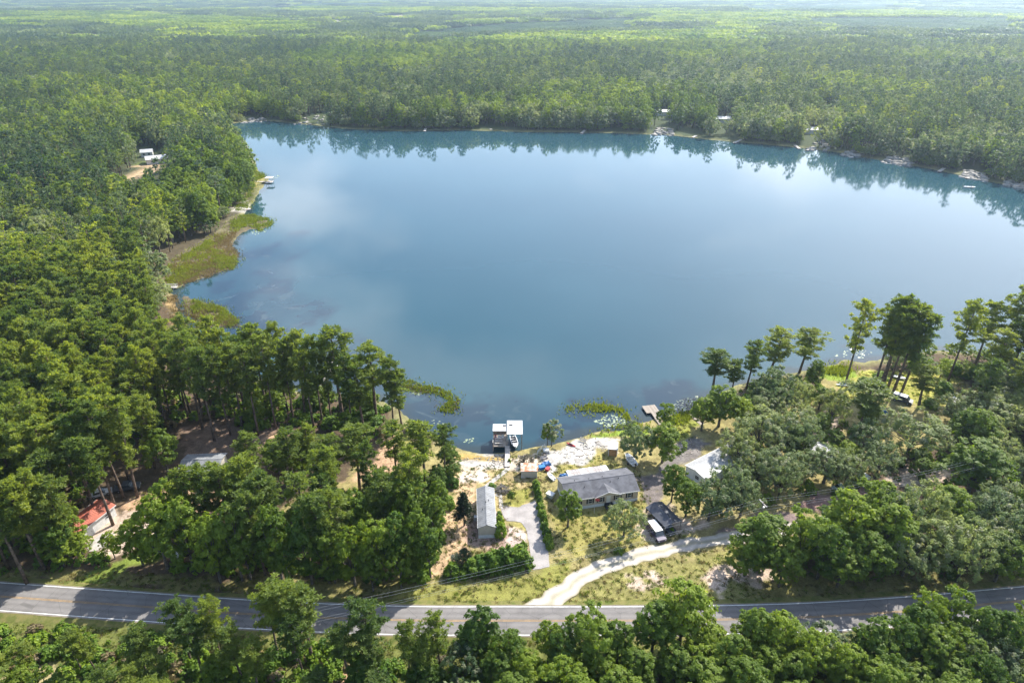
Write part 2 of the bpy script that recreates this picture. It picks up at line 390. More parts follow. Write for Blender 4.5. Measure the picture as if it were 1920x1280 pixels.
# (outline in the photograph, colour of the soil or turf, raggedness m, seed)
PAINT = [
    ([(430, 1000), (800, 820), (1000, 830), (1330, 760), (1640, 690), (1800, 700), (1800, 800), (1560, 960), (1560, 1140), (800, 1140), (700, 1060)], DRYG, 4),
    ([(-100, 1082), (130, 1096), (500, 1122), (960, 1137), (1500, 1132), (2000, 1100), (2000, 1062), (1500, 1075), (1000, 1068), (780, 1085), (420, 1080), (-100, 1060)], (0.15, 0.135, 0.05), 3),
    ([(130, 1100), (240, 1040), (330, 1030), (250, 1060), (180, 1105)], GRASS, 2),
    ([(740, 1140), (770, 1108), (900, 1092), (1010, 1075), (1080, 1040), (1040, 1140)], (0.19, 0.185, 0.05), 2),
    ([(1040, 1140), (1190, 1062), (1370, 1030), (1420, 1140)], (0.20, 0.185, 0.065), 2),
    ([(1270, 1078), (1370, 1062), (1440, 1070), (1430, 1105), (1330, 1100)], PALEDIRT, 4),
    ([(1180, 1095), (1250, 1085), (1300, 1100), (1230, 1108)], PALEDIRT, 4),
    ([(240, 930), (330, 915), (420, 925), (500, 930), (480, 955), (420, 965), (330, 985), (240, 975)], DIRT, 3),
    ([(450, 840), (505, 805), (540, 812), (520, 850), (470, 866)], DIRT, 3),
    ([(330, 800), (440, 780), (520, 800), (450, 870), (350, 870)], (0.16, 0.11, 0.08), 3),
    ([(700, 870), (720, 825), (745, 810), (765, 830), (740, 880), (700, 900), (640, 905)], DIRT, 2),
    ([(740, 800), (765, 790), (775, 830), (752, 850)], (0.21, 0.20, 0.06), 2),
    ([(150, 1010), (210, 960), (320, 950), (330, 990), (220, 1035), (160, 1030)], PALEDIRT, 3),
    # the central parcel
    ([(812, 1075), (838, 960), (862, 880), (890, 905), (890, 1020), (860, 1075)], (0.40, 0.28, 0.17), 2),
    ([(865, 880), (945, 845), (985, 880), (1000, 905), (1005, 950), (945, 955), (905, 905)], (0.30, 0.235, 0.115), 2),
    ([(940, 945), (952, 915), (1000, 912), (1000, 940), (975, 948)], (0.20, 0.19, 0.05), 1.2),
    ([(862, 868), (900, 858), (945, 845), (952, 870), (915, 885), (880, 895), (862, 905)], (0.44, 0.36, 0.28), 3),
    ([(858, 862), (870, 850), (948, 846), (952, 868), (910, 876), (893, 866), (864, 866)], SAND, 2.5),
    ([(866, 888), (880, 882), (915, 888), (900, 896), (868, 900)], (0.52, 0.44, 0.38), 2),
    ([(850, 850), (870, 846), (950, 852), (945, 858), (870, 858)], (0.28, 0.20, 0.07), 1.0),
    ([(868, 1010), (880, 965), (893, 960), (935, 985), (990, 985), (990, 1030), (960, 1045), (890, 1030)], (0.27, 0.19, 0.15), 1.5),
    ([(955, 990), (975, 984), (992, 995), (990, 1022), (965, 1022), (948, 1012)], (0.47, 0.36, 0.32), 1.5),
    ([(958, 982), (985, 978), (1000, 1000), (998, 1040), (990, 1030), (988, 1000)], (0.24, 0.21, 0.07), 1.0),
    ([(942, 860), (985, 845), (1040, 836), (1040, 870), (985, 880), (950, 872)], (0.45, 0.38, 0.30), 3),
    # the neighbour's shore
    ([(1010, 870), (1030, 838), (1080, 824), (1130, 812), (1165, 818), (1150, 838), (1120, 838), (1090, 868), (1060, 860), (1030, 878)], (0.39, 0.37, 0.34), 3),
    ([(1035, 892), (1060, 862), (1095, 872), (1115, 845), (1150, 848), (1170, 878), (1110, 880), (1065, 885)], (0.24, 0.21, 0.07), 2),
    ([(1105, 812), (1150, 800), (1185, 790), (1215, 800), (1225, 815), (1180, 815), (1160, 812), (1125, 816)], BRIGHT, 1.5),
    ([(1240, 800), (1290, 775), (1310, 790), (1295, 815), (1250, 835), (1235, 820)], (0.21, 0.22, 0.05), 2),
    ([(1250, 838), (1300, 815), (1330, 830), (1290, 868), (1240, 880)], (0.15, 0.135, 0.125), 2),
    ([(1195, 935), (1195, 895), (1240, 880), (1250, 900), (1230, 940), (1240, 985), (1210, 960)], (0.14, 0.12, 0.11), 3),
    ([(1040, 965), (1095, 955), (1200, 940), (1235, 985), (1230, 1015), (1150, 1040), (1080, 1045), (1045, 1030)], (0.225, 0.20, 0.065), 2),
    ([(1190, 1010), (1240, 940), (1262, 965), (1300, 985), (1330, 975), (1300, 1000), (1225, 1020)], PALEDIRT, 3),
    ([(1530, 705), (1560, 680), (1600, 690), (1610, 705), (1580, 712)], BRIGHT, 1.5),
    ([(1555, 735), (1600, 705), (1660, 690), (1800, 700), (1800, 755), (1740, 765), (1640, 730), (1600, 760), (1545, 790)], (0.26, 0.25, 0.06), 3),
    ([(1510, 800), (1560, 770), (1580, 800), (1550, 840), (1520, 860)], PALEDIRT, 3),
    ([(1660, 900), (1700, 870), (1790, 880), (1780, 905), (1700, 915)], PALEDIRT, 3),
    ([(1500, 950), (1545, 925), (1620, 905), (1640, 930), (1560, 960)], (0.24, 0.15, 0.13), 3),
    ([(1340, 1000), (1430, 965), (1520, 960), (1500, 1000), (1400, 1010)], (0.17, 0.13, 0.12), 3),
    # left shore
    ([(330, 610), (310, 560), (320, 545), (345, 560), (380, 610)], (0.30, 0.21, 0.10), 2),
    ([(300, 530), (310, 495), (350, 470), (400, 440), (440, 400), (460, 400), (430, 450), (350, 530)], (0.15, 0.135, 0.07), 3),
    ([(435, 392), (455, 376), (472, 384), (462, 396)], SAND, 2),
    ([(455, 372), (480, 345), (505, 325), (470, 318), (462, 350)], (0.26, 0.22, 0.08), 3),
    ([(230, 335), (262, 318), (275, 300), (300, 310), (318, 318), (290, 325), (262, 326), (240, 345)], (0.42, 0.30, 0.18), 2),
    ([(268, 306), (285, 300), (290, 308), (275, 314)], GRASS, 2),
    # the foreground verge
    ([(-100, 1160), (60, 1155), (250, 1180), (700, 1200), (1050, 1200), (1640, 1190), (2000, 1160), (2100, 1500), (-300, 1500)], (0.115, 0.125, 0.035), 3),
    ([(0, 1260), (60, 1230), (120, 1240), (200, 1275), (120, 1300), (0, 1300)], (0.30, 0.255, 0.13), 4),
    ([(550, 1270), (600, 1240), (660, 1255), (640, 1290), (560, 1300)], (0.33, 0.22, 0.13), 4),
    ([(1570, 1200), (1650, 1183), (1660, 1215), (1600, 1240), (1560, 1230)], (0.27, 0.24, 0.11), 3),
]

def build_ground():
    xs = list(np.arange(-125, 125.01, 0.55)); s = 0.7
    while xs[-1] < 14000: xs.append(xs[-1] + s); s = min(s * 1.075, 900)
    xs = sorted(set([-v for v in xs if v > 125] + xs))
    ys = list(np.arange(66, 192, 0.5)); s = 0.6
    while ys[-1] < 16000: ys.append(ys[-1] + s); s = min(s * 1.022 if ys[-1] < 700 else s * 1.07, 900)
    s, lo = 0.7, [66]
    while lo[-1] > -400: lo.append(lo[-1] - s); s *= 1.25
    ys = sorted(set(lo[1:] + ys))
    X, Y = np.meshgrid(np.array(xs), np.array(ys))
    nx, ny = len(xs), len(ys)
    x, y = X.ravel(), Y.ravel()
    z = ground_z(x, y)
    idx = np.arange(nx * ny).reshape(ny, nx)
    f = np.stack([idx[:-1, :-1], idx[:-1, 1:], idx[1:, 1:], idx[1:, :-1]], -1).reshape(-1, 4)
    col = np.empty((len(x), 4)); col[:, 3] = 1
    col[:, :3] = LITTER
    # wooded land far off: low green growth between the trees
    far = np.clip((np.hypot(x, y) - 250) / 300, 0, 1)[:, None]
    col[:, :3] = col[:, :3] * (1 - far) + np.array((0.050, 0.065, 0.030)) * far
    near = (y < 700) & (np.abs(x) < 420)
    sd = np.full(len(x), 1e3); sd[near] = sdist(LAKE, x[near], y[near])
    j = (fbm(x, y, 5, 31) - 0.5) * 5
    k = np.clip(1 - (sd + j) / 3.5, 0, 1)[:, None] * near[:, None]          # a strip of damp soil along the water
    col[:, :3] = col[:, :3] * (1 - k) + np.array((0.19, 0.18, 0.08)) * k
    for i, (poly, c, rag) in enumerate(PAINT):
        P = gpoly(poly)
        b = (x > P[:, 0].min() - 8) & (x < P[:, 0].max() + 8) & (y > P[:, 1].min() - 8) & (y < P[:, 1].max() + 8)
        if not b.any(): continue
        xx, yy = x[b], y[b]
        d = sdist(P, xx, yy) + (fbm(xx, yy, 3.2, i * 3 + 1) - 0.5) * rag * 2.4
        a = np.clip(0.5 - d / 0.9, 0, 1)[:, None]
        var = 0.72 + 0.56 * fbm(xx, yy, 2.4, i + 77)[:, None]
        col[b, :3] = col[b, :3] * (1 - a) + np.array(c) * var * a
    for m in MARSH[:3]:
        b = (np.abs(x) < 260) & (y < 460) & (y > 150)
        d = sdist(m, x[b], y[b]) + (fbm(x[b], y[b], 4, 9) - 0.5) * 3
        a = np.clip(0.5 - d, 0, 1)[:, None]
        col[b, :3] = col[b, :3] * (1 - a) + np.array(MUD) * (0.7 + 0.6 * fbm(x[b], y[b], 6, 4)[:, None]) * a
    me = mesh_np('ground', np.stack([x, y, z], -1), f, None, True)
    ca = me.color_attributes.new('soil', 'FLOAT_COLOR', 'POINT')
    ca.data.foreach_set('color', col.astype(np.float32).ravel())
    m, n, l, p = nodes('ground_soil')
    at = n.new('ShaderNodeAttribute'); at.attribute_name = 'soil'
    g1 = rng_node(n, l, noise_node(n, l, 0.55, 6, 0.7), 0.25, 0.75, 0.66, 1.30)
    g2 = rng_node(n, l, noise_node(n, l, 3.2, 4, 0.7), 0.25, 0.75, 0.70, 1.30)
    c = mix_node(n, l, 1.0, mix_node(n, l, 1.0, at.outputs['Color'], g1, 'MULTIPLY'), g2, 'MULTIPLY')
    weeds = rng_node(n, l, noise_node(n, l, 0.9, 5, 0.75), 0.56, 0.70, 0.0, 0.45)
    c = mix_node(n, l, weeds, c, mix_node(n, l, 1.0, c, (0.62, 0.85, 0.42), 'MULTIPLY'))
    l.new(c, p.inputs['Base Color'])
    p.inputs['Roughness'].default_value = 0.95; p.inputs['Specular IOR Level'].default_value = 0.1
    b = n.new('ShaderNodeBump'); b.inputs['Strength'].default_value = 0.5; b.inputs['Distance'].default_value = 0.12
    l.new(noise_node(n, l, 2.2, 5, 0.7), b.inputs['Height']); l.new(b.outputs[0], p.inputs['Normal'])
    me.materials.append(m)
    o = link('ground', me); tag(o, kind='structure')
    return o
build_ground()

# ------------------------------------------------------------------ lake
WEED_PX = [([(440, 470), (560, 440), (545, 490), (565, 540), (595, 580), (575, 608), (500, 640), (420, 640), (350, 560), (400, 520)], 9),
           ([(640, 640), (720, 690), (755, 715), (720, 740), (640, 740), (540, 720), (520, 680)], 8),
           ([(740, 745), (860, 735), (900, 755), (960, 760), (1010, 775), (1060, 790), (1080, 830), (900, 860), (800, 830)], 8),
           ([(1040, 790), (1120, 745), (1230, 725), (1300, 712), (1330, 740), (1230, 800), (1080, 840)], 8),
           ([(1540, 700), (1560, 660), (1620, 655), (1650, 690)], 6)]
def build_lake():
    xs = np.concatenate([np.arange(-260, -150, 3.0), np.arange(-150, 130, 0.9), np.arange(130, 420, 4.0)])
    ys = np.concatenate([np.arange(120, 250, 0.8), np.arange(250, 640, 3.0)])
    X, Y = np.meshgrid(xs, ys); x, y = X.ravel(), Y.ravel()
    sd = sdist(LAKE, x, y)
    idx = np.arange(len(x)).reshape(len(ys), len(xs))
    f = np.stack([idx[:-1, :-1], idx[:-1, 1:], idx[1:, 1:], idx[1:, :-1]], -1).reshape(-1, 4)
    f = f[(sd[f] < 9).any(1)]
    used = np.unique(f); remap = np.full(len(x), -1); remap[used] = np.arange(len(used)); f = remap[f]; x, y, sd = x[used], y[used], sd[used]
    weed = np.zeros(len(x))
    for i, (p, fe) in enumerate(WEED_PX):
        d = sdist(gpoly(p, WZ), x, y) + (fbm(x, y, 16, i + 3) - 0.5) * 26
        weed = np.maximum(weed, np.clip(0.5 - d / fe, 0, 1))
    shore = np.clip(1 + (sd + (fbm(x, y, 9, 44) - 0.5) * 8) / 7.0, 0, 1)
    weed = np.maximum(weed * (0.55 + 0.75 * (fbm(x, y, 11, 71) > 0.47)), 0)
    me = mesh_np('lake', np.stack([x, y, np.full(len(x), WZ)], -1), f, None, True)
    for nm, v in (('weed', np.clip(weed, 0, 1)), ('shore', shore)):
        a = me.attributes.new(nm, 'FLOAT', 'POINT'); a.data.foreach_set('value', v.astype(np.float32))
    m, n, l, p = nodes('lake_water')
    aw = n.new('ShaderNodeAttribute'); aw.attribute_name = 'weed'
    ash = n.new('ShaderNodeAttribute'); ash.attribute_name = 'shore'
    big = rng_node(n, l, noise_node(n, l, 0.012, 3, 0.5), 0.3, 0.7)
    c = mix_node(n, l, big, (0.014, 0.050, 0.068), (0.018, 0.058, 0.077))
    c = mix_node(n, l, aw.outputs['Fac'], c, (0.011, 0.030, 0.048))
    streak = rng_node(n, l, noise_node(n, l, 0.10, 4, 0.6, dist=1.5), 0.56, 0.66, 0, 0.55)
    sk = n.new('ShaderNodeMath'); sk.operation = 'MULTIPLY'; l.new(streak, sk.inputs[0]); l.new(aw.outputs['Fac'], sk.inputs[1])
    c = mix_node(n, l, sk.outputs[0], c, (0.05, 0.075, 0.085))
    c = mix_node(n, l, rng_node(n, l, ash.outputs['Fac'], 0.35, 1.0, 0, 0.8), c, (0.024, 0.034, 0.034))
    l.new(c, p.inputs['Base Color'])
    p.inputs['IOR'].default_value = 1.333
    p.inputs['Specular IOR Level'].default_value = 0.5
    rr = rng_node(n, l, noise_node(n, l, 0.006, 3, 0.5), 0.35, 0.65, 0.02, 0.07)
    l.new(rr, p.inputs['Roughness'])
    b = n.new('ShaderNodeBump'); b.inputs['Strength'].default_value = 0.16; b.inputs['Distance'].default_value = 0.03
    l.new(noise_node(n, l, 0.9, 3, 0.5), b.inputs['Height']); l.new(b.outputs[0], p.inputs['Normal'])
    me.materials.append(m)
    tag(link('lake', me), kind='structure')
build_lake()

# ------------------------------------------------------------------ road, lane, drive, paths
def ribbon(pts, w0, w1, z, step=1.0, rag=0.0, seed=0, follow=False, k=None):
    """a strip along a smooth line, between the offsets w0 and w1 to its left"""
    P = np.array(pts, float)
    d = np.concatenate([[0], np.cumsum(np.hypot(*np.diff(P, axis=0).T))])
    t = np.arange(0, d[-1], step); t = np.append(t, d[-1])
    # Catmull-Rom
    out = []
    for s in t:
        i = min(max(np.searchsorted(d, s) - 1, 0), len(P) - 2)
        u = (s - d[i]) / (d[i + 1] - d[i])
        p0, p1, p2, p3 = P[max(i - 1, 0)], P[i], P[i + 1], P[min(i + 2, len(P) - 1)]
        out.append(0.5 * (2 * p1 + (p2 - p0) * u + (2 * p0 - 5 * p1 + 4 * p2 - p3) * u * u + (3 * p1 - 3 * p2 + p3 - p0) * u ** 3))
    C = np.array(out); T = np.gradient(C, axis=0); T /= np.linalg.norm(T, axis=1)[:, None]
    N = np.stack([-T[:, 1], T[:, 0]], -1)
    f = lambda w: w(t / d[-1]) if callable(w) else np.full(len(t), w)
    j0 = (vnoise(t, t * 0, 1.7, seed) - 0.5) * rag; j1 = (vnoise(t, t * 0, 1.7, seed + 5) - 0.5) * rag
    A, B = C + N * (f(w0) + j0)[:, None], C + N * (f(w1) + j1)[:, None]
    k = k or (5 if follow else 2)
    rows = [A + (B - A) * (q / (k - 1)) for q in range(k)]
    V = np.stack(rows, 1).reshape(-1, 2)
    zz = (ground_z(V[:, 0], V[:, 1]) + z) if follow else np.full(len(V), z)
    if follow: zz = np.maximum(zz.reshape(-1, k), zz.reshape(-1, k).mean(1, keepdims=True)).ravel()
    n = len(t); ii = np.arange(n * k).reshape(n, k)
    F = np.stack([ii[:-1, :-1], ii[:-1, 1:], ii[1:, 1:], ii[1:, :-1]], -1).reshape(-1, 4)[:, ::-1]
    return np.column_stack([V, zz]), F

ROADC = [((gp(x, a)[0] + gp(x, b)[0]) / 2, (gp(x, a)[1] + gp(x, b)[1]) / 2) for x, a, b in
         [(0, 1092, 1147), (250, 1111, 1164), (500, 1128, 1181), (750, 1138, 1190), (960, 1138, 1192), (1230, 1138, 1191), (1500, 1133, 1185), (1720, 1121, 1170), (1920, 1104, 1151)]]
a, b = np.array(ROADC[0]), np.array(ROADC[1]); ROADC = [tuple(a + (a - b) * 5), tuple(a + (a - b) * 2)] + ROADC
a, b = np.array(ROADC[-1]), np.array(ROADC[-2]); ROADC = ROADC + [tuple(a + (a - b) * 2), tuple(a + (a - b) * 5)]
ROADZ = 0.24
asphalt = mat('asphalt', (0.180, 0.170, 0.163), 0.92, 0.10, 0.25, 0.2, fine=5, bump=0.1)
n_, l_ = asphalt.node_tree.nodes, asphalt.node_tree.links
cr = n_.new('ShaderNodeTexVoronoi'); cr.feature = 'DISTANCE_TO_EDGE'; cr.inputs['Scale'].default_value = 0.22
tcw = n_.new('ShaderNodeTexCoord'); l_.new(tcw.outputs['Object'], cr.inputs['Vector'])
crk = rng_node(n_, l_, cr.outputs['Distance'], 0.004, 0.012, 0.75, 1.0)
src = n_['Principled BSDF'].inputs['Base Color'].links[0].from_socket
l_.new(mix_node(n_, l_, 1.0, src, crk, 'MULTIPLY'), n_['Principled BSDF'].inputs['Base Color'])
V, F = ribbon(ROADC, -3.45, 3.45, ROADZ, 1.0, 0.12, 3, k=21)
ACROSS = np.tile(np.linspace(-3.45, 3.45, 21), len(V) // 21)
# shoulders that run down to the verge
Va, Fa = ribbon(ROADC, -3.4, -6.5, ROADZ, 1.0); Vb, Fb = ribbon(ROADC, 6.5, 3.4, ROADZ, 1.0)
def across(me, v):
    a = me.attributes.new('across', 'FLOAT', 'POINT'); a.data.foreach_set('value', np.abs(v).astype(np.float32)); return me
def tracks(m, stops):
    """wear along the wheel paths: stops of (distance from the middle, brightness)"""
    n, l = m.node_tree.nodes, m.node_tree.links; p = n['Principled BSDF']
    at = n.new('ShaderNodeAttribute'); at.attribute_name = 'across'
    sc_ = n.new('ShaderNodeMath'); sc_.operation = 'MULTIPLY_ADD'; sc_.inputs[1].default_value = 0.25
    nz = n.new('ShaderNodeMath'); nz.operation = 'MULTIPLY_ADD'; nz.inputs[1].default_value = 0.10; nz.inputs[2].default_value = -0.05
    l.new(noise_node(n, l, 0.7, 4, 0.65), nz.inputs[0]); l.new(at.outputs['Fac'], sc_.inputs[0]); l.new(nz.outputs[0], sc_.inputs[2])
    r = n.new('ShaderNodeValToRGB'); e = r.color_ramp.elements
    e[0].position, e[0].color = stops[0][0] * 0.25, (*stops[0][1],  1); e[1].position, e[1].color = stops[-1][0] * 0.25, (*stops[-1][1], 1)
    for d, c in stops[1:-1]:
        x = e.new(d * 0.25); x.color = (*c, 1)
    l.new(sc_.outputs[0], r.inputs[0])
    src = p.inputs['Base Color'].links[0].from_socket
    l.new(mix_node(n, l, 1.0, src, r.outputs[0], 'MULTIPLY'), p.inputs['Base Color'])
g_ = lambda v: (v, v, v)
tracks(asphalt, [(0.0, g_(0.86)), (0.5, g_(0.95)), (0.9, g_(1.10)), (1.5, g_(0.88)), (2.2, g_(1.08)), (2.7, g_(0.92)), (3.25, (1.0, 0.97, 0.9)), (3.45, (1.45, 1.30, 1.0))])
road = tag(link('road', across(mesh_np('road', V, F, asphalt), ACROSS)), kind='structure')
verge_m = mat('verge_grass', (0.165, 0.150, 0.055), 0.95, 0.25, 0.6, 0.1, col2=(0.085, 0.105, 0.025), fine=6)
for V_, F_, out in ((Va, Fa[:, ::-1], 1), (Vb, Fb[:, ::-1], 0)):
    V_ = V_.reshape(-1, 2, 3); V_[:, :, 2] -= 0.02; V_[:, out, 2] = -0.32
    tag(link('road_verge', mesh_np('road_verge', V_.reshape(-1, 3), F_, verge_m)), kind='structure')
paint_w = mat('white_road_paint', (0.70, 0.70, 0.68), 0.7, 0.15, 1.5)
paint_y = mat('worn_yellow_paint', (0.40, 0.25, 0.10), 0.8, 0.2, 0.8)
for w in (-3.12, 2.98):
    V, F = ribbon(ROADC, w, w + 0.15, ROADZ + 0.006, 1.0)
    link('edge_line', mesh_np('edge_line', V, F, paint_w), road)
for w in (-0.17, 0.07):
    V, F = ribbon(ROADC, w, w + 0.10, ROADZ + 0.006, 1.0)
    link('centre_line', mesh_np('centre_line', V, F, paint_y), road)

limerock = mat('white_limerock', (0.46, 0.42, 0.37), 0.95, 0.18, 0.35, 0.1, col2=(0.36, 0.325, 0.285), fine=7, bump=0.3)
lane = [gp(x, y) for x, y in [(996, 1162), (1022, 1140), (1060, 1108), (1098, 1078), (1140, 1058), (1220, 1036), (1300, 1020), (1380, 1007), (1450, 996), (1520, 985), (1600, 965), (1680, 945)]]
V, F = ribbon(lane, lambda t: -(1.7 + 1.2 * np.exp(-t * 12)), lambda t: 1.7 + 1.6 * np.exp(-t * 12), 0.0, 0.5, 0.9, 11, True, k=13)
LACR = np.tile(np.linspace(-1.75, 1.75, 13), len(V) // 13)
tracks(limerock, [(0.0, (0.72, 0.74, 0.60)), (0.35, (0.85, 0.85, 0.78)), (0.8, g_(1.08)), (1.25, g_(0.95)), (1.5, (0.85, 0.84, 0.76)), (1.75, (0.62, 0.62, 0.48))])
V[:, 2] = np.maximum(V[:, 2] + 0.05, np.where(V[:, 1] < 93.5, 0.225 - np.maximum(V[:, 1] - 88.0, 0) * 0.03, -9))
lo_ = tag(link('gravel_road', across(mesh_np('gravel_road', V, F, limerock), LACR)), kind='structure')

def sheet(name, px, z, m, rag=0.0, seed=0, step=0.5, kind='structure'):
    """a flat patch with an uneven edge that lies on the ground"""
    P = gpoly(px); out = []
    for i in range(len(P)):
        a, b = P[i], P[(i + 1) % len(P)]
        k = max(1, int(np.hypot(*(b - a)) / step))
        out += [a + (b - a) * q / k for q in range(k)]
    O = np.array(out); t = np.arange(len(O))
    c = O.mean(0); r = O - c; L = np.linalg.norm(r, axis=1)[:, None]
    O = c + r * (1 + (vnoise(t, t * 0, 2.3, seed)[:, None] - 0.5) * rag / L)
    import bmesh
    bm = bmesh.new()
    vs = [bm.verts.new((p[0], p[1], 0)) for p in O]
    bm.faces.new(vs)
    bmesh.ops.triangulate(bm, faces=bm.faces[:])
    for _ in range(2):
        bmesh.ops.subdivide_edges(bm, edges=[e for e in bm.edges if e.calc_length() > 1.2], cuts=1)
        bmesh.ops.triangulate(bm, faces=bm.faces[:])
    co = np.array([v.co[:] for v in bm.verts]); zz = ground_z(co[:, 0], co[:, 1]) + z
    for v, q in zip(bm.verts, zz): v.co.z = q
    bmesh.ops.recalc_face_normals(bm, faces=bm.faces[:])
    me = bpy.data.meshes.new(name); bm.to_mesh(me); bm.free(); me.materials.append(m)
    if me.polygons[0].normal.z < 0: me.flip_normals()
    return tag(link(name, me), kind=kind)

gravel_m = mat('grey_gravel', (0.33, 0.305, 0.29), 0.95, 0.16, 0.3, 0.1, fine=5, bump=0.3)
sheet('gravel_driveway', [(938, 952), (948, 948), (975, 950), (1003, 937), (1010, 950), (1020, 985), (1027, 1012), (1030, 1062), (1000, 1068), (995, 1040), (991, 1015), (985, 990), (976, 978), (950, 976), (944, 965)], 0.06, gravel_m, 0.6, 4)
sheet('concrete_path', [(929, 924), (941, 925), (944, 952), (936, 952), (935, 930), (928, 928)], 0.075, M['concrete'], 0.05, 5)
V, F = ribbon([gp(x, y) for x, y in [(909, 913), (925, 899), (941, 886), (954, 873)]], -0.55, 0.55, 0.085, 0.5, 0.05, 3, True)
tag(link('concrete_path', mesh_np('concrete_path', V, F, M['concrete'])), kind='structure')

# ------------------------------------------------------------------ trees: the shapes that the individual trees share
def unit(v):
    return v / (np.linalg.norm(v, axis=-1, keepdims=True) + 1e-9)

def leaf_mesh(name, C, Nrm, size, aspect, tint, m, rs, axis=None):
    """one rhombic blade for every centre"""
    n = len(C)
    Nrm = unit(Nrm)
    a = unit(np.cross(Nrm, rs.normal(size=(n, 3)))) if axis is None else unit(axis)
    b = unit(np.cross(Nrm, a))
    s = np.asarray(size)[:, None]
    V = np.stack([C - a * s, C + b * s * aspect, C + a * s, C - b * s * aspect], 1).reshape(-1, 3)
    F = np.arange(4 * n).reshape(n, 4)
    me = mesh_np(name, V, F, m)
    at = me.attributes.new('tint', 'FLOAT', 'FACE'); at.data.foreach_set('value', np.asarray(tint, np.float32))
    return me

def pine_shape(seed, lod=0, H=22.0, R=3.6, low=0.52, dens=1.0):
    rs = np.random.RandomState(seed)
    tr = MB(); bend = rs.normal(0, 0.35, 2); ph = rs.uniform(0, 6.28)
    axis = lambda t: np.array([bend[0] * math.sin(t * 2.2 + ph) * 1.2, bend[1] * math.sin(t * 1.9 + ph) * 1.2, t * H])
    a0 = axis(0); a0[2] = 0
    ax = lambda t: axis(t) - a0
    seg = 8 if lod == 0 else 4
    tr.tube([ax(t) - (0, 0, 0.4 if t == 0 else 0) for t in np.linspace(0, 0.97, seg)], list(np.linspace(0.30, 0.07, seg)), 6 if lod == 0 else 4)
    nb = int((30 if lod == 0 else 20) * dens)
    cent, rad = [], []
    for i in range(nb):
        t = low + (1 - low) * ((i + rs.uniform(0.2, 0.8)) / nb) ** 0.9
        u = (t - low) / (1 - low)
        env = R * (0.55 + 0.9 * u) * math.sqrt(max(1 - u ** 2.6, 0.02)) * rs.uniform(0.55, 1.15)
        if u < 0.25 and rs.rand() < 0.35: env *= 0.5
        an = i * 2.4 + rs.normal(0, 0.4)
        p0 = ax(t); d = np.array([math.cos(an), math.sin(an), 0])
        tip = p0 + d * env + np.array([0, 0, env * rs.uniform(0.05, 0.40) + 0.25])
        mid = (p0 + tip) / 2 - np.array([0, 0, 0.10 * env])
        if lod == 0: tr.tube([p0, mid, tip], [0.075, 0.05, 0.02], 3, False)
        k = 4 if lod == 0 else 2
        for q in range(k):
            w = 1.0 - q * rs.uniform(0.16, 0.26)
            c = p0 * (1 - w) + tip * w + rs.normal(0, 0.30, 3) * (1, 1, 0.5)
            cent.append(c); rad.append(rs.uniform(0.45, 0.85) * (1.0 if lod == 0 else 1.35))
    top = ax(0.985)
    for q in range(6 if lod == 0 else 3):
        cent.append(top + rs.normal(0, 0.5, 3) * (1, 1, 0.6)); rad.append(rs.uniform(0.5, 0.8))
    cent, rad = np.array(cent), np.array(rad)
    k = 34 if lod == 0 else 9
    d = unit(rs.normal(size=(len(cent), k, 3)) + np.array([0, 0, 0.45]))
    off = d * (rad[:, None, None] * rs.uniform(0.35, 1.0, (len(cent), k, 1))) * np.array([1, 1, 0.72])
    C = (cent[:, None] + off).reshape(-1, 3)
    nr = unit(d + rs.normal(0, 0.6, d.shape) + np.array([0.25, 0.25, 0.75])).reshape(-1, 3)
    axs = (d + rs.normal(0, 0.35, d.shape)).reshape(-1, 3)
    size = rs.uniform(0.22, 0.42, len(C)) * (1.0 if lod == 0 else 1.9)
    tint = np.repeat(rs.uniform(0, 0.8, len(cent)), k) + rs.uniform(0, 0.2, len(C))
    return tr, leaf_mesh('pine_crown', C, nr, size, 0.31 if lod == 0 else 0.42, tint, M['pine'], rs, axs), H, R

